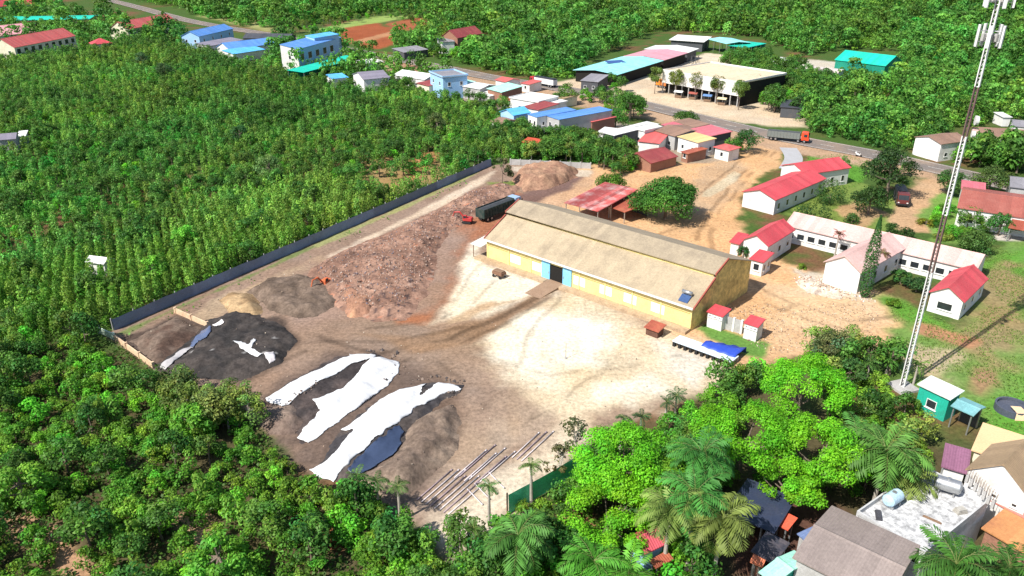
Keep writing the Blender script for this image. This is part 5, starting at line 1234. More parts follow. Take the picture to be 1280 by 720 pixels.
proto('bush', 8, lambda r: bush_arrays(r, 1.8, 3.5, 620, .36, (0.078, 0.250, 0.020) if r.random() < .6 else (0.134, 0.312, 0.026)), (1.6, .09, 2))
proto('bushbright', 4, lambda r: bush_arrays(r, 2.0, 4.3, 700, .38, (0.112, 0.400, 0.022), 10), (2.2, .1, 2))
proto('vine', 8, lambda r: vine_arrays(r, .74, 4.3, 260, .36, (0.142, 0.305, 0.038) if r.random() < .6 else (0.090, 0.250, 0.024)))
proto('tree', 7, lambda r: tree_arrays(r, 2.7, 6.4, 950, .42, (0.062, 0.181, 0.026) if r.random() < .6 else (0.095, 0.237, 0.034)), (4.2, .15, 4))
proto('olive', 3, lambda r: tree_arrays(r, 2.5, 6.2, 1000, .36, (0.157, 0.250, 0.045), 18, 1.2), (4.0, .13, 4), palebark)
def plant(name, kind, x, y, s, rz, label, cat, group, single=False, zs=1.0, v=None):
    p = PROTOS[kind][rnd.randrange(len(PROTOS[kind])) if v is None else v]
    if single or p.trunk is None:
        o = bpy.data.objects.new(name, p.crown); link(o)
    else:
        o = empty(name); 
        t = link(bpy.data.objects.new('trunk', p.trunk), o); c = link(bpy.data.objects.new('crown', p.crown), o)
    o.location = (x, y, 0); o.rotation_euler = (0, 0, rz); o.scale = (s, s, s * zs)
    return tag(o, label, cat, group)

# where nothing grows: house plots, road
FOOT = []
bpy.context.view_layer.update()
for o in list(COL.objects):
    if o.parent is None and o.type == 'EMPTY' and o.children and 'category' in o and o['category'] not in ('pipe', 'truck', 'scooter', 'column stub', 'water tank', 'solar panel', 'water heater', 'roof room'):
        P = []
        for ch in o.children:
            if ch.type == 'MESH': P += [v_ for v_ in ch.bound_box]
        if not P: continue
        P = np.array(P); FOOT.append((o.location.x, o.location.y, o.rotation_euler.z, P[:, 0].min(), P[:, 0].max(), P[:, 1].min(), P[:, 1].max()))
def free(X, Y, margin=1.0):
    ok = np.ones(X.shape, bool)
    for fx, fy, rz, x0, x1, y0, y1 in FOOT:
        c, s = math.cos(-rz), math.sin(-rz)
        lx = (X - fx) * c - (Y - fy) * s; ly = (X - fx) * s + (Y - fy) * c
        ok &= ~((lx > x0 - margin) & (lx < x1 + margin) & (ly > y0 - margin) & (ly < y1 + margin))
    return ok
def roadfree(X, Y, m=8.5):
    d = np.full(X.shape, 1e9)
    for a_, b_ in zip(ROAD[:-3:3], ROAD[3::3]):
        e = b_ - a_; t = np.clip(((X - a_[0]) * e[0] + (Y - a_[1]) * e[1]) / (e @ e), 0, 1)
        d = np.minimum(d, np.hypot(X - a_[0] - e[0] * t, Y - a_[1] - e[1] * t))
    return d > m
def in_px(X, Y, poly, wander=0.0):
    w_ = wpoly(poly); d = sdist(X, Y, w_)
    if wander: d = d + (fbm(X, Y, 12, 400, 3) - .5) * 2 * wander
    return d > 0
def jgrid(poly, sp, seed, jit=.42):
    P = np.array(wpoly(poly)); r_ = np.random.default_rng(seed)
    xs = np.arange(P[:, 0].min(), P[:, 0].max(), sp); ys = np.arange(P[:, 1].min(), P[:, 1].max(), sp)
    X, Y = np.meshgrid(xs, ys); X = X + (np.arange(len(ys))[:, None] % 2) * sp * .5
    X = X + r_.uniform(-jit, jit, X.shape) * sp; Y = Y + r_.uniform(-jit, jit, Y.shape) * sp
    X, Y = X.ravel(), Y.ravel(); k = in_px(X, Y, poly); return X[k], Y[k]
def seen(X, Y, m=60):
    u, v = to_px(X, Y, 2.0); return (u > -m) & (u < 1280 + m) & (v > -m) & (v < 720 + m)

def stuff(name, label, cat, X, Y, arrays, s, tint, seed, mat=None):
    """many far plants as one object"""
    r_ = np.random.default_rng(seed); n = len(X); pick = r_.integers(0, len(arrays), n); rz = r_.uniform(0, 6.283, n)
    Vs, Fs, Cs = [], [], []; off = 0
    for j, (V, F_, C) in enumerate(arrays):
        k = np.nonzero(pick == j)[0]
        if len(k) == 0: continue
        c, sn = np.cos(rz[k])[:, None], np.sin(rz[k])[:, None]
        S = s[k][:, None]
        x = (V[None, :, 0] * c - V[None, :, 1] * sn) * S + X[k][:, None]; y = (V[None, :, 0] * sn + V[None, :, 1] * c) * S + Y[k][:, None]
        z = V[None, :, 2] * S * np.ones_like(c)
        VV = np.stack([x, y, z], -1).astype(np.float32); m = len(V)
        Vs.append(VV.reshape(-1, 3)); Fs.append((F_[None] + (np.arange(len(k)) * m)[:, None, None] + off).reshape(-1, 4)); off += m * len(k)
        Cs.append((C[None] * tint[k][:, None, :]).reshape(-1, 3).astype(np.float32))
    me = np_mesh(name, np.concatenate(Vs), np.concatenate(Fs), np.clip(np.concatenate(Cs), .004, .7), mat or leaf_m)
    o = link(bpy.data.objects.new(name, me)); o['kind'] = 'stuff'; return tag(o, label, cat)
def tints(X, Y, seed, amp=.35):
    r_ = np.random.default_rng(seed); n = len(X)
    big = .62 + .76 * fbm(X, Y, 26, seed % 50, 3)
    b = big * r_.uniform(1 - amp, 1 + amp, n)
    yl = (fbm(X, Y, 34, seed % 50 + 9, 2) - .5) * .8 + r_.normal(0, .12, n) - .12
    return np.stack([b * (1 + yl), b, b * (1.05 - .4 * yl)], -1)

# ---- the plantation left of and below the yard
P1 = [(-160, 74), (15, 74), (100, 66), (160, 52), (235, 62), (285, 76), (345, 98), (440, 108), (535, 124), (590, 136), (625, 158), (640, 168), (690, 180), (795, 196), (800, 212), (770, 222), (738, 206), (640, 201), (612, 204), (141, 408),
      (108, 432), (150, 464), (186, 490), (296, 520), (384, 616), (440, 622), (500, 660), (552, 708), (540, 800), (-220, 800)]
VINES = [(20, 330), (110, 292), (190, 270), (300, 245), (400, 225), (440, 240), (540, 235), (600, 205), (600, 212), (380, 305), (141, 412), (110, 420), (40, 430), (-20, 400)]
GAPS = [[(-40, 632), (40, 640), (115, 690), (125, 725), (80, 725), (10, 665), (-40, 655)], [(232, 640), (260, 640), (255, 690), (238, 690)], [(396, 656), (424, 661), (428, 690), (402, 690)],
        [(455, 200), (556, 205), (545, 226), (480, 246), (455, 232)], [(512, 200), (545, 186), (552, 192), (530, 212), (515, 226)]]
X, Y = jgrid(P1, 2.2, 21)
kv = ~in_px(X, Y, VINES, 4); X, Y = X[kv], Y[kv]
VX, VY = jgrid(VINES, 1.95, 22, .13); kv = in_px(VX, VY, VINES, 4) & in_px(VX, VY, P1); VX, VY = VX[kv], VY[kv]
X = np.concatenate([X, VX]); Y = np.concatenate([Y, VY])
k = free(X, Y, .6) & seen(X, Y, 90); X, Y = X[k], Y[k]
r_ = np.random.default_rng(5)
inv_ = in_px(X, Y, VINES, 4)
gap = np.zeros(len(X), bool)
for q in GAPS: gap |= in_px(X, Y, q)
dist = np.hypot(X, Y)
u_, v_ = to_px(X, Y)
dens = np.where(inv_, .95, np.where(Y < 130, .85, .68))
keep = (r_.random(len(X)) < dens) & (~gap | (r_.random(len(X)) < .3))
X, Y, inv_, dist, v_, u_ = X[keep], Y[keep], inv_[keep], dist[keep], v_[keep], u_[keep]
nz = fbm(X, Y, 18, 33, 3); q = r_.random(len(X))
kind = np.where(inv_, np.where(q < .84, 0, np.where(q < .94, 1, 2)), np.where(v_ > 395, np.where(q < .10, 0, np.where(q < .80, 1, np.where(q < .89, 3, 2))), np.where(q < .42 + .9 * (nz - .45), 0, np.where(q < .78, 1, np.where(q < .84, 3, 2)))))
order = np.argsort(dist)
caps = {0: 300, 1: 300, 2: 230, 3: 70}
info = {0: ('leafy_vine', 'vine', 'slim leafy vine column in the plantation rows left of the dark fence', 'vine', 'vine columns of the plantation'),
        1: ('plantation_bush', 'bush', 'rounded leafy bush in the dense plantation left of the yard', 'bush', 'rounded bushes of the plantation'),
        2: ('plantation_tree', 'tree', 'taller dark broadleaf tree standing up out of the plantation', 'tree', 'taller dark trees of the plantation'),
        3: ('bright_bush', 'bushbright', 'vivid light green bush among the darker plantation plants', 'bush', 'vivid green bushes of the plantation')}
cnt = {0: 0, 1: 0, 2: 0, 3: 0}; rest = {0: [], 1: [], 2: [], 3: []}
for i in order:
    kd = int(kind[i])
    onscr = -25 < u_[i] < 1305 and -10 < v_[i] < 760
    if cnt[kd] < caps[kd] and onscr:
        nm, pr, lb, ct, gp = info[kd]
        s = {0: r_.uniform(.85, 1.15), 1: r_.uniform(.6, .98), 2: r_.uniform(.65, 1.05), 3: r_.uniform(.6, 1.0)}[kd]
        if kd == 1 and v_[i] < 395: s *= .8
        plant(nm, pr, X[i], Y[i], s, r_.uniform(0, 6.28), lb, ct, gp, single=(kd == 0))
        cnt[kd] += 1
    else: rest[kd].append(i)
def lod(fn, nv, seed): return [fn(np.random.default_rng(seed + j)) for j in range(nv)]
A_bush = lod(lambda r: bush_arrays(r, 1.75, 3.5, 330, .38, (0.084, 0.250, 0.022), 10), 6, 50)
A_vine = lod(lambda r: vine_arrays(r, .76, 4.3, 170, .40, (0.125, 0.280, 0.036)), 6, 60)
A_tree = lod(lambda r: tree_arrays(r, 2.5, 6.0, 420, .48, (0.067, 0.200, 0.026), 16, 1.0), 6, 70)
A_bri = lod(lambda r: bush_arrays(r, 1.9, 4.2, 190, .56, (0.112, 0.375, 0.022), 9), 4, 80)
for kd, A_, nm, lb, ct in ((0, A_vine, 'vine_rows', 'farther rows of slim vine columns in the plantation', 'vines'), (1, A_bush, 'plantation_bushes', 'farther dense bushes of the plantation below the houses', 'bushes'),
                       (2, A_tree, 'plantation_trees', 'farther taller trees rising from the plantation', 'trees'), (3, A_bri, 'bright_bushes', 'farther vivid green bushes of the plantation', 'bushes')):
    i = np.array(rest[kd])
    if len(i): stuff(nm, lb, ct, X[i], Y[i], A_, np.random.default_rng(kd).uniform(.75, 1.2, len(i)), tints(X[i], Y[i], 11), 90 + kd)
# low growth under the plants
def weeds(name, label, poly, n, col, seed, h=.5, sc=1.0):
    P = np.array(wpoly(poly)); r2 = np.random.default_rng(seed)
    x = r2.uniform(P[:, 0].min(), P[:, 0].max(), n * 3); y = r2.uniform(P[:, 1].min(), P[:, 1].max(), n * 3)
    k = in_px(x, y, poly) & free(x, y, .3) & (fbm(x, y, 6, seed, 3) > .42); x, y = x[k][:n], y[k][:n]
    m = len(x); c = np.stack([x, y, r2.uniform(.05, h, m)], 1); nrm = unit(r2.normal(size=(m, 3)) * .6 + np.array([0, 0, .8]))
    V, F_ = leaf_quads(c, nrm, r2.uniform(.25, .6, m) * sc, r2, .8); C = np.repeat(np.array(col) * r2.uniform(.6, 1.4, (m, 1)), 4, 0)
    o = link(bpy.data.objects.new(name, np_mesh(name, V, F_, C, leaf_m))); o['kind'] = 'stuff'; tag(o, label, 'weeds')
weeds('undergrowth', 'low leafy undergrowth between the plantation plants', [(-60, 420), (120, 420), (300, 510), (390, 610), (550, 700), (540, 760), (-150, 760)], 14000, (.06, .13, .02), 61, .9)
weeds('fence_weeds', 'weeds growing along the foot of the dark boundary fence', [(150, 418), (400, 306), (520, 252), (600, 218), (600, 224), (400, 316), (240, 388), (160, 424)], 1300, (.09, .22, .03), 62, .6)
weeds('meadow_grass', 'rough tufted grass on the field at the right edge', [(1110, 368), (1160, 392), (1205, 412), (1245, 375), (1225, 332), (1245, 304), (1300, 300), (1300, 545), (1235, 535), (1130, 480)], 12000, (.12, .22, .035), 63, .25, .5)

# ---- far woods beyond the road
P3 = [(556, 74), (612, 90), (640, 96), (722, 100), (738, 74), (830, 38), (935, 46), (990, 66), (1000, 72), (1045, 62), (1125, 64), (1128, 100), (1050, 106), (1010, 128), (1000, 150), (1010, 165), (1100, 188), (1172, 204), (1180, 165), (1250, 152), (1330, 152), (1600, 90), (1800, -70), (200, -70), (300, 8), (420, 28), (470, 16), (548, 20), (610, 24), (612, 50), (600, 62)]
P4 = [(-600, -70), (320, -70), (330, 30), (300, 34), (230, 14), (180, 2), (120, -6), (60, -6), (-30, -10), (-600, -10)]
P5 = [(-160, 74), (-160, 0), (60, 2), (130, 18), (160, 28), (150, 40), (230, 40), (235, 62), (160, 52), (100, 66), (15, 74)]
P8 = [(215, 2), (240, -16), (420, -14), (478, 12), (420, 28), (345, 38), (262, 24)]
P9 = [(495, 52), (512, 40), (545, 28), (612, 20), (645, 60), (645, 94), (560, 76), (500, 68)]
P6 = [(345, 42), (365, 40), (420, 66), (430, 60), (480, 68), (560, 80), (560, 100), (440, 108), (345, 98), (285, 76), (330, 66)]
P7 = [(1180, 214), (1195, 195), (1300, 178), (1330, 245), (1240, 238), (1195, 230)]
FX, FY = [], []
for P_, sp, sd in ((P3, 3.3, 1), (P4, 3.6, 2), (P5, 4.2, 3), (P6, 4.2, 4), (P7, 3.6, 6), (P8, 4.6, 7), (P9, 3.8, 8)):
    x, y = jgrid(P_, sp, 30 + sd)
    sdn = 1 / (1 + np.clip(y - 260, 0, 1e9) / 420.0) ** 2
    kk = (np.random.default_rng(sd).random(len(x)) < sdn) & seen(x, y, 25) & roadfree(x, y) & free(x, y, 1.6)
    FX.append(x[kk]); FY.append(y[kk])
FX = np.concatenate(FX); FY = np.concatenate(FY)
for q in ([(417, 37), (462, 24), (490, 37), (497, 52), (475, 62), (430, 52)], [(480, 30), (522, 21), (545, 27), (508, 39), (492, 37)], [(690, 104), (740, 95), (835, 95), (800, 60), (930, 50), (1050, 80), (1000, 130), (900, 130)],
          [(62, 6), (80, 2), (130, 16), (115, 26)], [(545, 52), (612, 44), (622, 66), (560, 76)], [(495, 34), (545, 22), (552, 34), (510, 48)]):
    kk = ~in_px(FX, FY, q); FX, FY = FX[kk], FY[kk]
r2 = np.random.default_rng(77)
grow = 1 + np.clip(FY - 260, 0, 1e9) / 420.0
nz = fbm(FX, FY, 60, 44, 3); q = r2.random(len(FX))
u2, v2 = to_px(FX, FY)
isv = q < np.where((u2 > 620) & (u2 < 1000), .6, .25) * np.clip((nz - .3) * 3, 0, 1)
ist = (~isv) & (q > .62)
isb = ~(isv | ist)
A_fv = lod(lambda r: vine_arrays(r, 1.05, 5.0, 100, .6, (0.155, 0.325, 0.05)), 5, 160)
A_ft = lod(lambda r: tree_arrays(r, 2.6, 6.4, 190, .7, (0.084, 0.250, 0.032), 12, .8), 6, 170)
A_fb = lod(lambda r: bush_arrays(r, 2.1, 4.2, 135, .62, (0.112, 0.319, 0.032), 8, .4), 6, 180)
for m_, A_, nm, lb, ct, sd in ((isv, A_fv, 'far_vine_rows', 'far rows of yellow-green vine columns beyond the road', 'vines', 1), (ist, A_ft, 'far_trees', 'far dark trees of the wood along the top of the photo', 'trees', 2), (isb, A_fb, 'far_bushes', 'far dense green bushes of the wood beyond the road', 'bushes', 3)):
    stuff(nm, lb, ct, FX[m_], FY[m_], A_, np.random.default_rng(sd).uniform(.7, 1.25 if sd != 2 else 1.9, m_.sum()) * grow[m_] ** .8, tints(FX[m_], FY[m_], 23 + sd, .4), 190 + sd)
print('individual plants', cnt, {k_: len(v2_) for k_, v2_ in rest.items()}, 'far', len(FX))

# ------------------------------------------------------------------ single trees
def base_at(px_, py_, z): 
    return g(px_, py_, z)
def tree(name, label, p, R, H, col, style='dome', n=None, leaf=.4, cat='tree', group=None, seed=0, bk=None, mat=None, zc=.62):
    """a tree whose crown centre is seen at pixel p"""
    x, y = g(p[0], p[1], H * zc); rng = np.random.default_rng(500 + seed + int(p[0] * 7 + p[1] * 13))
    bk = bk or bark
    r = empty(name, (x, y, 0), 0, label, cat, group)
    if style == 'dome':
        nc = int(14 + R * 4); c = clumps_dome(rng, R, H * .32, H - R * .3, nc); rads = rng.uniform(.2, .36, nc) * R
        n = int((n or 0) * 1.9) or int(560 * R); limbs = c[rng.choice(nc, min(8, nc), False)]; tr = (H * .7, .05 + .028 * H)
        arr = crown_arrays(rng, c, rads, n, leaf, col)
    elif style == 'ball':
        nc = 26; d = unit(rng.normal(size=(nc, 3))); c = d * R * .62 + np.array([0, 0, H - R]); rads = np.full(nc, R * .4)
        n = int((n or 0) * 2) or int(560 * R); arr = crown_arrays(rng, c, rads, n, leaf, col, .15); limbs = c[:3]; tr = (H - R, .05 + .03 * R)
    elif style == 'umbrella':
        nc = int(30 * R / 4 + 24); t = rng.uniform(0, 6.283, nc); rr = R * np.sqrt(rng.uniform(.10, 1, nc))
        hole = rng.uniform(0, 6.283); kp = ~((np.abs((t - hole + math.pi) % 6.283 - math.pi) < .62) & (rr < R * .82) & (rr > R * .1)) & ~((np.abs((t - hole - 2.6 + math.pi) % 6.283 - math.pi) < .35) & (rr < R * .7)); t, rr = t[kp], rr[kp]; nc = len(t)
        zc_ = H - (rr / R) ** 2 * H * .3 - rng.uniform(0, .2, nc) * H
        c = np.stack([np.cos(t) * rr, np.sin(t) * rr, zc_], 1); rads = rng.uniform(.19, .28, nc) * R
        n = int((n or 3000) * 1.9); arr = crown_arrays(rng, c, rads, n, leaf, col, .26, .7, .6); limbs = (c - np.array([0, 0, .9]))[::4]; tr = (H * .6, .28)
    elif style == 'sparse':
        nc = 13; c = clumps_dome(rng, R, H * .3, H - R * .2, nc); rads = rng.uniform(.16, .28, nc) * R
        n = n or int(110 * R); limbs = c; tr = (H * .8, .12); arr = crown_arrays(rng, c, rads, n, leaf, col)
    elif style == 'spire':
        arr = spire_arrays(rng, R, H, n or 900, leaf, col); limbs = (); tr = (H * .5, .1)
    trunk_mesh(rng, tr[0], tr[1], limbs).build('trunk', bk, r)
    link(bpy.data.objects.new('crown', np_mesh('crown', *arr, mat or leaf_m)), r)
    return r
BR = (.135, .42, .012); DK = (.04, .13, .024); MID = (.07, .19, .026); OLV = (.12, .155, .045); LIME = (.10, .24, .02)
U = 'umbrella'
tree('spreading_tree', 'vivid green spreading tree with a dark hollow, leftmost of the bright trees by the yard', (783, 578), 5.5, 9.5, BR, U, 9500, .27, mat=leaf_s)
tree('spreading_tree', 'vivid green low spreading tree just above the little red-roofed garden house', (762, 642), 4.7, 7, BR, U, 7500, .26, mat=leaf_s)
tree('spreading_tree', 'vivid green spreading tree with a round dark gap at the middle of the bright row', (932, 546), 5.7, 10, BR, U, 10000, .27, mat=leaf_s)
tree('spreading_tree', 'vivid green spreading tree at the top of the bright group near the bare ground', (1006, 482), 5.2, 10, BR, U, 9000, .27, mat=leaf_s)
tree('spreading_tree', 'vivid green spreading tree with a pale trunk above the blue lean-to', (1028, 568), 5.1, 10.5, BR, U, 9000, .27, mat=leaf_s)
tree('spreading_tree', 'small vivid green spreading tree hanging over the dark awnings', (990, 606), 3.4, 7, BR, U, 4200, .26, mat=leaf_s)
tree('spreading_tree', 'vivid green spreading tree at the lower right of the leftmost one', (845, 590), 4.4, 8.5, (.09, .27, .016), U, 6000, .27, mat=leaf_s)
tree('broad_tree', 'large dark green tree with a round shadow beside the rust-roofed shed', (834, 236), 8.2, 11.5, (.045, .19, .026), 'dome', 6500, .5)
tree('broad_tree', 'bright green bushy tree at the far right corner of the yard', (764, 224), 4.6, 5.5, (.075, .21, .02), 'dome', 1500, .42)
tree('scraggy_tree', 'scraggy grey-green tree alone at the far left corner of the yard', (628, 208), 3.0, 8, (.10, .12, .05), 'sparse', 900, .45)
tree('broad_tree', 'tall dark tree in the garden beside the main road', (1116, 206), 7.2, 14, (.038, .10, .025), 'dome', 2600, .5)
tree('broad_tree', 'lower dark green tree in front of the tall garden tree', (1090, 244), 5.2, 7.5, (.032, .10, .02), 'dome', 1700, .45)
tree('clipped_tree', 'clipped dark green tree nearest the red-roofed long house', (1040, 234), 3.9, 6.5, (.05, .13, .025), 'ball', 900, .36)
tree('clipped_tree', 'clipped round tree lower left of the garden beds', (1018, 256), 4.4, 5.8, (.05, .12, .022), 'ball', 900, .36)
tree('clipped_bush', 'round clipped bush on the lawn above the pink-roofed block', (1066, 272), 1.9, 2.6, (.07, .17, .03), 'ball', 600, .32, zc=.5, cat='bush')
tree('clipped_bush', 'clipped bush behind the right half of the pink-roofed block', (1132, 291), 2.2, 3.0, (.045, .11, .025), 'ball', 600, .34, zc=.5, cat='bush')
tree('clipped_bush', 'small clipped bush just right of the cypress top', (1116, 284), 1.6, 2.6, (.05, .12, .025), 'ball', 420, .32, zc=.5, cat='bush')
tree('cypress', 'tall thin cypress in front of the pink-roofed hall', (1080, 371), 1.15, 15.5, (.035, .105, .02), 'spire', 3200, .3, zc=.0)
tree('round_tree', 'round dark green tree on the lawn at the right end of the pink-roofed block', (1223, 295), 3.6, 6.2, (.048, .125, .025), 'ball', 1500, .38)
tree('round_tree', 'green tree in front of the left end of the brick-red long house', (1214, 266), 3.2, 5.6, MID, 'dome', 800, .38)
tree('round_tree', 'dark tree with white blossom in front of the brick-red long house', (1253, 274), 3.4, 6.0, DK, 'dome', 800, .4)
tree('round_tree', 'broad mid green tree behind the brick-red long house', (1240, 218), 5.4, 8.5, (.075, .15, .03), 'dome', 1700, .45)
tree('round_tree', 'dark tree left of the pink porch behind the mast', (1190, 222), 4.0, 7.0, DK, 'dome', 900, .45)
tree('shrub', 'dark shrub under the front wall of the pink-roofed block', (1128, 342), 2.0, 3.2, DK, 'dome', 600, .36, cat='shrub')
tree('shrub', 'wide dark shrub right of the hall under the pink roof', (1148, 352), 2.4, 3.2, (.04, .11, .03), 'dome', 700, .36, cat='shrub')
tree('shrub', 'bright green shrub between the small house and the rubble', (1118, 376), 1.5, 1.6, LIME, 'dome', 420, .3, cat='shrub')
tree('shrub', 'purple-leaved shrub at the foot of the cypress', (1087, 340), 1.0, 3.0, (.16, .05, .07), 'ball', 350, .3, cat='shrub')
tree('shrub', 'small round green shrub on the rubble left of the hall', (1003, 332), 1.1, 1.2, LIME, 'ball', 300, .28, cat='shrub', zc=.5)
tree('shrub', 'dark green bush squeezed between the warehouse end and the white annex', (930, 312), 1.5, 3.4, (.03, .12, .03), 'dome', 500, .34, cat='shrub')
tree('shrub', 'yellow-green hedge bush along the orange drive', (1158, 278), 2.2, 1.7, (.2, .24, .02), 'dome', 600, .3, cat='shrub', zc=.4)
tree('shrub', 'yellow-green hedge bush beside the garden path of the long brick-red house', (1180, 295), 2.6, 1.5, (.16, .22, .03), 'dome', 600, .3, cat='shrub', zc=.4)
tree('broad_tree', 'grey-green tree at the bare earth edge right of the bright group', (1042, 430), 3.9, 7.5, (.085, .125, .045), 'dome', 1800, .36, bk=palebark)
tree('broad_tree', 'dark tree just below the grey-green one at the bare earth edge', (1062, 462), 3.0, 6.0, (.045, .115, .025), 'dome', 1100, .36)
tree('sparse_tree', 'thin olive tree with see-through crown at the lower edge of the bright yard', (722, 540), 3.2, 8.0, (.15, .16, .06), 'sparse', 520, .38, bk=palebark)
tree('sparse_tree', 'second thin olive tree leaning over the yard edge', (700, 570), 2.2, 5.6, (.14, .155, .055), 'sparse', 340, .36, bk=palebark)
tree('broad_tree', 'largest green tree behind the coral pink roof in the shop row', (788, 126), 6.4, 11, (.045, .17, .024), 'dome', 2600, .55)
tree('broad_tree', 'green tree overhanging the coral pink roof', (770, 143), 5.2, 8.0, (.05, .16, .02), 'dome', 1000, .5)
tree('round_tree', 'dark tree in front of the market shop at the bend', (750, 113), 4.2, 7, DK, 'dome', 800, .5)
tree('round_tree', 'green street tree at the end of the black-tarped truck', (710, 112), 4.6, 8.5, MID, 'dome', 900, .5)
tree('round_tree', 'small street tree beside the white garage', (699, 119), 3.6, 6, (.05, .14, .025), 'dome', 600, .5)
tree('round_bush', 'wide green bush on the road shoulder behind the brown roofs', (858, 143), 5.0, 4.6, (.045, .14, .02), 'dome', 900, .5, cat='bush')
tree('round_tree', 'dark tree at the corner of the orange track and the road', (936, 170), 4.4, 8.0, DK, 'dome', 1100, .45)
tree('round_tree', 'young green tree beside the tiny white kiosk', (918, 178), 3.6, 5.0, MID, 'dome', 700, .45)
for i, (px_, py_, lb) in enumerate(((820, 92, 'clipped round tree at the left end of the row in front of the compound'), (846, 96, 'larger clipped tree beside the orange truck'), (871, 99, 'thin yellowish clipped tree, third in the compound row'), (898, 103, 'clipped tree, fourth in the compound row'), (926, 110, 'dark clipped tree at the right end of the compound row'))):
    tree('clipped_tree', lb, (px_, py_), 3.4, 11, (.11, .17, .03) if i != 2 else (.16, .18, .05), 'ball', 900 if i != 2 else 420, .5, zc=.7)
tree('round_tree', 'light green tree beside the right end of the white canopy', (950, 103), 5.6, 9.5, (.10, .22, .02), 'dome', 900, .55)
tree('round_tree', 'dark green tree behind the light green one in the sandy compound', (938, 84), 4.4, 5.5, DK, 'dome', 700, .55)
tree('round_tree', 'bushy light green tree at the right corner of the sandy compound', (968, 92), 4.8, 6.0, (.09, .19, .025), 'dome', 800, .55)
for i, (px_, py_, R_) in enumerate(((990, 104, 4.5), (1010, 112, 4.2), (1030, 104, 4), (975, 118, 3.6), (1000, 128, 3.6), (1045, 118, 4.2), (1070, 112, 4))):
    tree('round_tree', 'dark tree in the clump behind the main road truck', (px_, py_), R_, 8, (.036, .105, .022), 'dome', 800, .6, group='dark trees behind the main road truck')
for px_, py_, R_, H_, c_, lb in ((335, 205, 4.2, 9, (.095, .18, .05), 'large grey-green tree with a rounded top standing high above the middle of the plantation'), (545, 150, 3.6, 8, (.10, .17, .05), 'olive-green tree behind the orchard clearing in the plantation'),
        (300, 165, 3.4, 8, (.045, .14, .04), 'dark tree above the plantation left of the grey-green giant'), (190, 330, 2.6, 6.5, (.10, .33, .03), 'vivid green tree among the vine rows, upper one of the two'), (230, 292, 2.8, 6.5, (.10, .33, .03), 'vivid green tree among the vine rows, farther one near the middle'),
        (240, 520, 3.0, 6.5, (.09, .33, .03), 'vivid green clump tree in the middle of the lower left plantation'), (270, 690, 3.4, 7, (.10, .34, .03), 'vivid green rounded tree at the bottom edge of the plantation'), (20, 600, 3.4, 7, (.09, .28, .03), 'broad bright tree at the left edge of the lower plantation'),
        (205, 85, 4.5, 9, (.05, .12, .04), 'tall dark tree in front of the far red-roofed school block'), (175, 72, 4.0, 9, (.07, .14, .05), 'grey-green tree left of the tall dark one before the school'), (255, 505, 3.4, 7, (.14, .21, .05), 'tall olive tree at the border of the black compost'), (225, 480, 2.8, 6.5, (.13, .2, .05), 'olive tree by the end of the low cream wall')):
    tree('plantation_giant', lb, (px_, py_), R_, H_, c_, 'dome', None, .4)
# ---- palms
def palm(label, p, H, L, nf, col, name='palm', seed=0, leaf_n=16, zc=1.0, cat='palm', droop=1.0, shaft=False, lean=.25):
    x, y = g(p[0], p[1], H * zc); rng = np.random.default_rng(900 + seed + int(p[0] * 3 + p[1] * 5))
    r = empty(name, (x, y, 0), 0, label, cat)
    m = MB(); pts = []; rs = []; a0 = rng.uniform(0, 6.28); off = rng.uniform(-lean, lean)
    for k in range(6):
        t = k / 5; o_ = off * (1 - t) ** 2
        pts.append((math.cos(a0) * o_, math.sin(a0) * o_, -.1 + H * t)); rs.append((.10 + .012 * H) * (1.25 - .5 * t))
    m.path(pts, rs, 8); m.build('trunk', palebark, r)
    top = np.array(pts[-1])
    if shaft:
        MB().tube(tuple(top + np.array([0, 0, -.05])), tuple(top + np.array([0, 0, .9])), .16, .09, 8).build('crown_shaft', surf('green_shaft', (.10, .2, .04), .5), r); top = top + np.array([0, 0, .8])
    Vs, Cs = [], []; 
    stem = MB()
    for f in range(nf):
        az_ = f * 2.39996 + rng.uniform(-.2, .2); el = math.radians(rng.uniform(5, 78) if f > nf * .3 else rng.uniform(-25, 25)); l = L * rng.uniform(.8, 1.1)
        d = np.array([math.cos(az_), math.sin(az_), 0]); sd = np.array([-d[1], d[0], 0])
        ns = leaf_n; pp = []
        for j in range(ns + 1):
            t = j / ns; a = el - droop * 1.5 * t ** 1.3
            if j == 0: pp.append(top.copy())
            else: pp.append(pp[-1] + (d * math.cos(a) + np.array([0, 0, math.sin(a)])) * l / ns)
        stem.path([tuple(q) for q in pp[::4]], [.04 - .032 * i_ / max(1, len(pp[::4]) - 1) for i_ in range(len(pp[::4]))], 4)
        tone = rng.uniform(.7, 1.3)
        for j in range(1, ns + 1):
            t = j / ns; ll = l * .34 * math.sin(math.pi * min(1, .12 + t * .86)) ** .7
            dirv = unit(pp[j] - pp[j - 1])
            for s_ in (-1, 1):
                tip = pp[j] + sd * s_ * ll * .8 + dirv * ll * .45 + np.array([0, 0, -ll * rng.uniform(.15, .6)])
                w_ = dirv * l / ns * .62
                mid = pp[j] * .45 + tip * .55 + np.array([0, 0, ll * .1])
                Vs += [pp[j] - w_, mid - w_ * .8, tip, mid + w_ * .8]
                Cs += [np.array(col) * tone * rng.uniform(.75, 1.25)] * 4
    V = np.array(Vs); link(bpy.data.objects.new('crown', np_mesh('crown', V, np.arange(len(V)).reshape(-1, 4), np.clip(np.array(Cs), .004, .6), palm_m)), r)
    stem.build('frond_stems', surf('frond_stem', (.14, .17, .05), .6), r)
    return r
PG = (.06, .21, .035); PB = (.09, .31, .03); PO = (.15, .24, .05)
palm('tall royal palm with a pale trunk, leftmost of the group by the garden house', (838, 640), 8.2, 4.0, 24, PO, shaft=True)
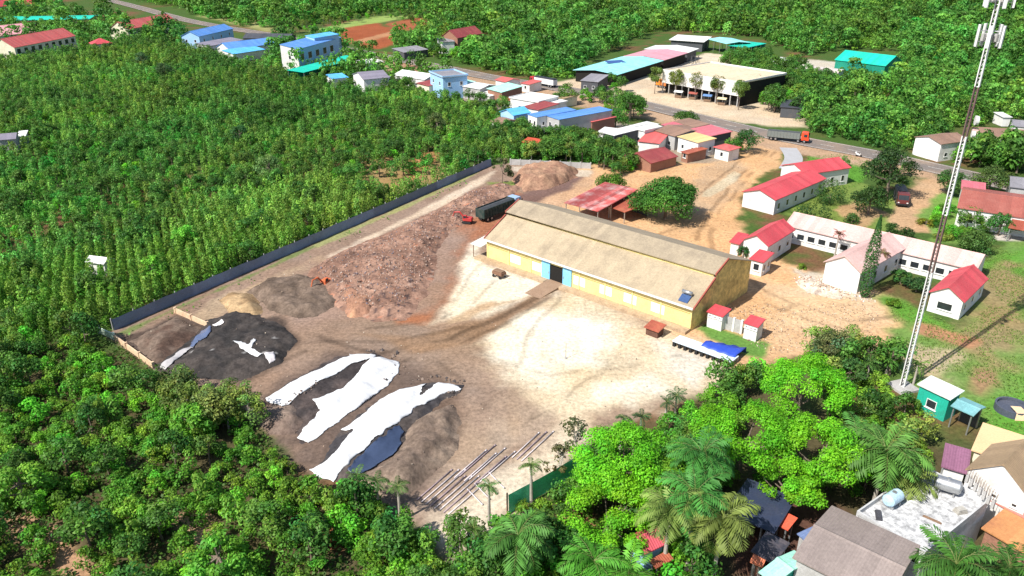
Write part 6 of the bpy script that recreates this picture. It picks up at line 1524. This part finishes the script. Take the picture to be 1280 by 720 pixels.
palm('tall royal palm in the middle of the group by the garden house', (868, 626), 9.0, 4.2, 26, PG, shaft=True)
palm('tall royal palm with drooping olive fronds, right of the garden house group', (902, 656), 8.0, 4.2, 26, PO, shaft=True, droop=1.15)
palm('royal palm with a dense dark crown between the bright spreading trees', (878, 574), 8.5, 4.2, 26, PG, shaft=True)
palm('large dark palm with a wide drooping crown below the green net fence', (648, 668), 7.5, 4.4, 28, PG, droop=1.2)
palm('low bright green palm right of the large dark palm at the bottom edge', (742, 700), 5.0, 4.0, 26, PB)
palm('low green palm at the bottom edge under the bright spreading tree', (786, 716), 4.2, 3.4, 24, PB)
palm('palm with long arching fronds behind the white roof terrace', (1108, 562), 9.0, 5.2, 32, PG, droop=1.1)
palm('smaller palm left of the long-fronded palm behind the roof terrace', (1072, 545), 7.0, 4.0, 24, PG)
palm('olive palm between the roof terrace and the purple roof', (1136, 594), 6.5, 3.6, 24, PO)
palm('big bright palm covering the bottom edge in front of the taupe shed', (1196, 704), 8.0, 4.4, 32, (.06, .17, .025))
palm('bright palm in the bottom right corner', (1262, 714), 6.5, 3.8, 28, (.06, .17, .025))
palm('dark young palm on the lower edge of the bright yard', (846, 494), 3.2, 1.7, 14, (.03, .09, .03))
palm('smaller dark young palm left of its twin on the yard edge', (834, 502), 2.6, 1.3, 12, (.03, .09, .03))
palm('slender areca palm with a thin stem in front of the pipes', (611, 606), 5.5, 1.5, 11, (.05, .15, .03), lean=.1)
palm('slender areca palm with a thin stem before the pale lower yard', (664, 580), 5.5, 1.6, 11, (.06, .16, .03), lean=.1)
palm('slender areca palm at the left end of the pale lower yard', (592, 660), 4.5, 1.5, 12, (.08, .17, .03), lean=.1)
palm('slender areca palm at the tree edge below the lowest white sheet', (446, 594), 5.0, 1.5, 12, (.05, .13, .03), lean=.1)
palm('slender areca palm left of the grey-brown heap at the tree edge', (470, 600), 5.0, 1.6, 12, (.055, .14, .03), lean=.1)
palm('slender areca palm at the right end of the tree edge below the heap', (497, 606), 5.0, 1.6, 12, (.055, .14, .03), lean=.1)
palm('small palm tuft behind the leftmost bright spreading tree', (780, 521), 5.0, 1.3, 11, (.035, .10, .03))
palm('palm tuft right of the leftmost bright spreading tree top', (802, 520), 5.0, 1.5, 12, (.035, .10, .03))
palm('small dry reddish palm before the pink-roofed long block', (1049, 292), 5.5, 1.6, 12, (.2, .09, .05))
palm('small dry palm beside the hall gable', (1106, 316), 5.0, 1.5, 12, (.18, .12, .05))
# banana-like clump left of the mast foot
palm('broad-leaved clump of banana plants left of the mast foot', (1112, 448), 2.6, 2.0, 12, (.075, .2, .03), name='banana_plant', cat='plant', leaf_n=7)
palm('second banana clump nearer the bright trees', (1088, 452), 2.6, 2.0, 12, (.06, .17, .03), name='banana_plant', cat='plant', leaf_n=7)
palm('banana plant standing in front of the mast foot', (1148, 455), 3.4, 1.9, 10, (.085, .21, .03), name='banana_plant', cat='plant', leaf_n=7)

# ---- garden shrubs filling the lower right, trees between the houses
def fill(poly, sp, kinds, name, label, cat, group, seed, s0=.7, s1=1.2, m=.8, excl=()):
    X, Y = jgrid(poly, sp, seed); k = free(X, Y, m) & roadfree(X, Y, 7.5)
    for q in excl: k &= ~in_px(X, Y, q)
    r3 = np.random.default_rng(seed)
    for x, y in zip(X[k], Y[k]):
        plant(name, kinds[r3.integers(0, len(kinds))], float(x), float(y), float(r3.uniform(s0, s1)), float(r3.uniform(0, 6.28)), label, cat, group)
fill([(560, 700), (640, 655), (725, 606), (800, 560), (850, 520), (930, 478), (960, 470), (905, 560), (900, 640), (890, 730), (800, 760), (640, 770), (540, 770)], 2.7, ['bush', 'bush', 'bushbright', 'tree'], 'garden_shrub', 'leafy garden shrub under the palms along the lower edge of the yard', 'shrub', 'garden shrubs along the lower yard edge', 71)
fill([(1000, 440), (1040, 425), (1120, 455), (1128, 478), (1140, 500), (1150, 540), (1172, 580), (1150, 595), (1070, 640), (1010, 620), (1060, 560)], 2.9, ['bush', 'olive', 'tree', 'bush'], 'garden_shrub', 'shrub in the dark thicket between the bright trees and the mast foot', 'shrub', 'shrubs of the thicket by the mast foot', 72, .65, 1.1)
fill([(615, 160), (660, 168), (720, 178), (800, 196), (800, 212), (770, 220), (738, 205), (640, 200), (605, 190)], 3.0, ['tree', 'tree', 'olive'], 'row_tree', 'bushy tree in the belt between the far end of the yard and the shop row', 'tree', 'trees of the belt behind the yard', 73, .75, 1.15)
fill([(220, 470), (300, 478), (330, 520), (300, 560), (220, 520)], 3.2, ['olive'], 'olive_tree', 'olive-green bushy tree at the lower left border of the compost yard', 'tree', 'olive-green trees at the compost yard border', 74, .8, 1.1, excl=(YARD,))
fill([(1040, 205), (1110, 215), (1150, 225), (1120, 245), (1060, 225)], 5.5, ['tree'], 'garden_tree', 'young tree on the lawn beside the main road', 'tree', 'young trees on the roadside lawn', 75, .5, .7, excl=([(1000, 205), (1085, 210), (1075, 235), (1000, 245)],))
fill([(1165, 268), (1185, 255), (1240, 280), (1215, 300), (1170, 300)], 2.8, ['bush', 'bushbright'], 'garden_bush', 'small bush in the garden right of the orange drive', 'bush', 'bushes of the garden right of the drive', 76, .5, .8)
fill([(600, 128), (640, 140), (645, 165), (610, 155), (560, 128)], 3.4, ['tree', 'bush'], 'row_tree', 'bushy tree in front of the mint-roofed and pale blue houses', 'tree', 'trees before the mint-roofed house', 77, .7, 1.0)
weeds('lawn', 'short bright lawn beside the red-roofed long house', [(1010, 195), (1060, 192), (1088, 205), (1075, 232), (1040, 240), (1000, 262)], 4000, (.09, .26, .03), 64, .18, .45)

fill([(735, 108), (760, 104), (800, 128), (812, 150), (790, 146), (745, 135), (720, 125)], 5.0, ['tree', 'bushbright', 'tree'], 'street_tree', 'green tree crowding behind the blue and coral roofs of the shop row', 'tree', 'trees behind the shop row roofs', 78, .9, 1.3)
fill([(430, 100), (500, 108), (560, 122), (600, 135), (560, 128), (440, 112)], 4.0, ['tree', 'bush'], 'row_tree', 'tree close in front of the small white shop houses', 'tree', 'trees before the white shop houses', 79, .8, 1.1)

fill([(392, 628), (440, 628), (500, 664), (552, 712), (540, 740), (500, 715), (440, 680), (400, 655)], 2.6, ['bushbright', 'tree', 'bush', 'vine'], 'border_tree', 'leafy tree along the plantation edge below the lowest white sheet', 'tree', 'trees of the plantation edge below the white sheets', 80, .8, 1.15)
fill([(895, 78), (955, 80), (990, 90), (1045, 104), (1010, 128), (1000, 150), (952, 142), (925, 118), (930, 100)], 5.0, ['tree', 'tree', 'bushbright'], 'compound_tree', 'tree of the thicket at the right end of the sandy compound', 'tree', 'trees at the right end of the sandy compound', 81, 1.2, 1.7)
fill([(1186, 205), (1215, 190), (1285, 190), (1290, 226), (1262, 222), (1215, 228), (1195, 224)], 4.6, ['tree', 'bushbright', 'tree'], 'roadside_tree', 'tree of the grove between the road and the brick-red long house', 'tree', 'trees of the grove above the brick-red house', 82, 1.0, 1.5)
fill([(880, 600), (930, 590), (960, 610), (905, 640), (900, 690), (880, 700), (850, 690)], 3.0, ['bush', 'tree'], 'garden_shrub', 'shrub in the shade beside the navy roof under the spreading trees', 'shrub', 'shrubs beside the navy roof', 83, .7, 1.1)
fill([(500, 55), (560, 60), (612, 62), (560, 74), (520, 72)], 5.0, ['bushbright', 'tree'], 'field_tree', 'tree on the strip between the dark brick house and the road', 'tree', 'trees near the dark brick house', 84, .9, 1.3)
fill([(345, 44), (360, 30), (400, 20), (470, 14), (545, 18), (560, 30), (520, 30), (470, 22), (420, 36)], 8.0, ['bushbright', 'tree', 'olive'], 'field_tree', 'tree along the border of the red ploughed field', 'tree', 'trees bordering the red field', 85, .6, 1.0)

fill([(500, 668), (552, 700), (600, 690), (620, 720), (600, 770), (480, 770), (480, 690)], 2.6, ['bush', 'vine', 'tree'], 'corner_shrub', 'leafy plant at the bottom tip of the yard between the plantation and the palms', 'shrub', 'plants at the bottom tip of the yard', 86, .6, .95)
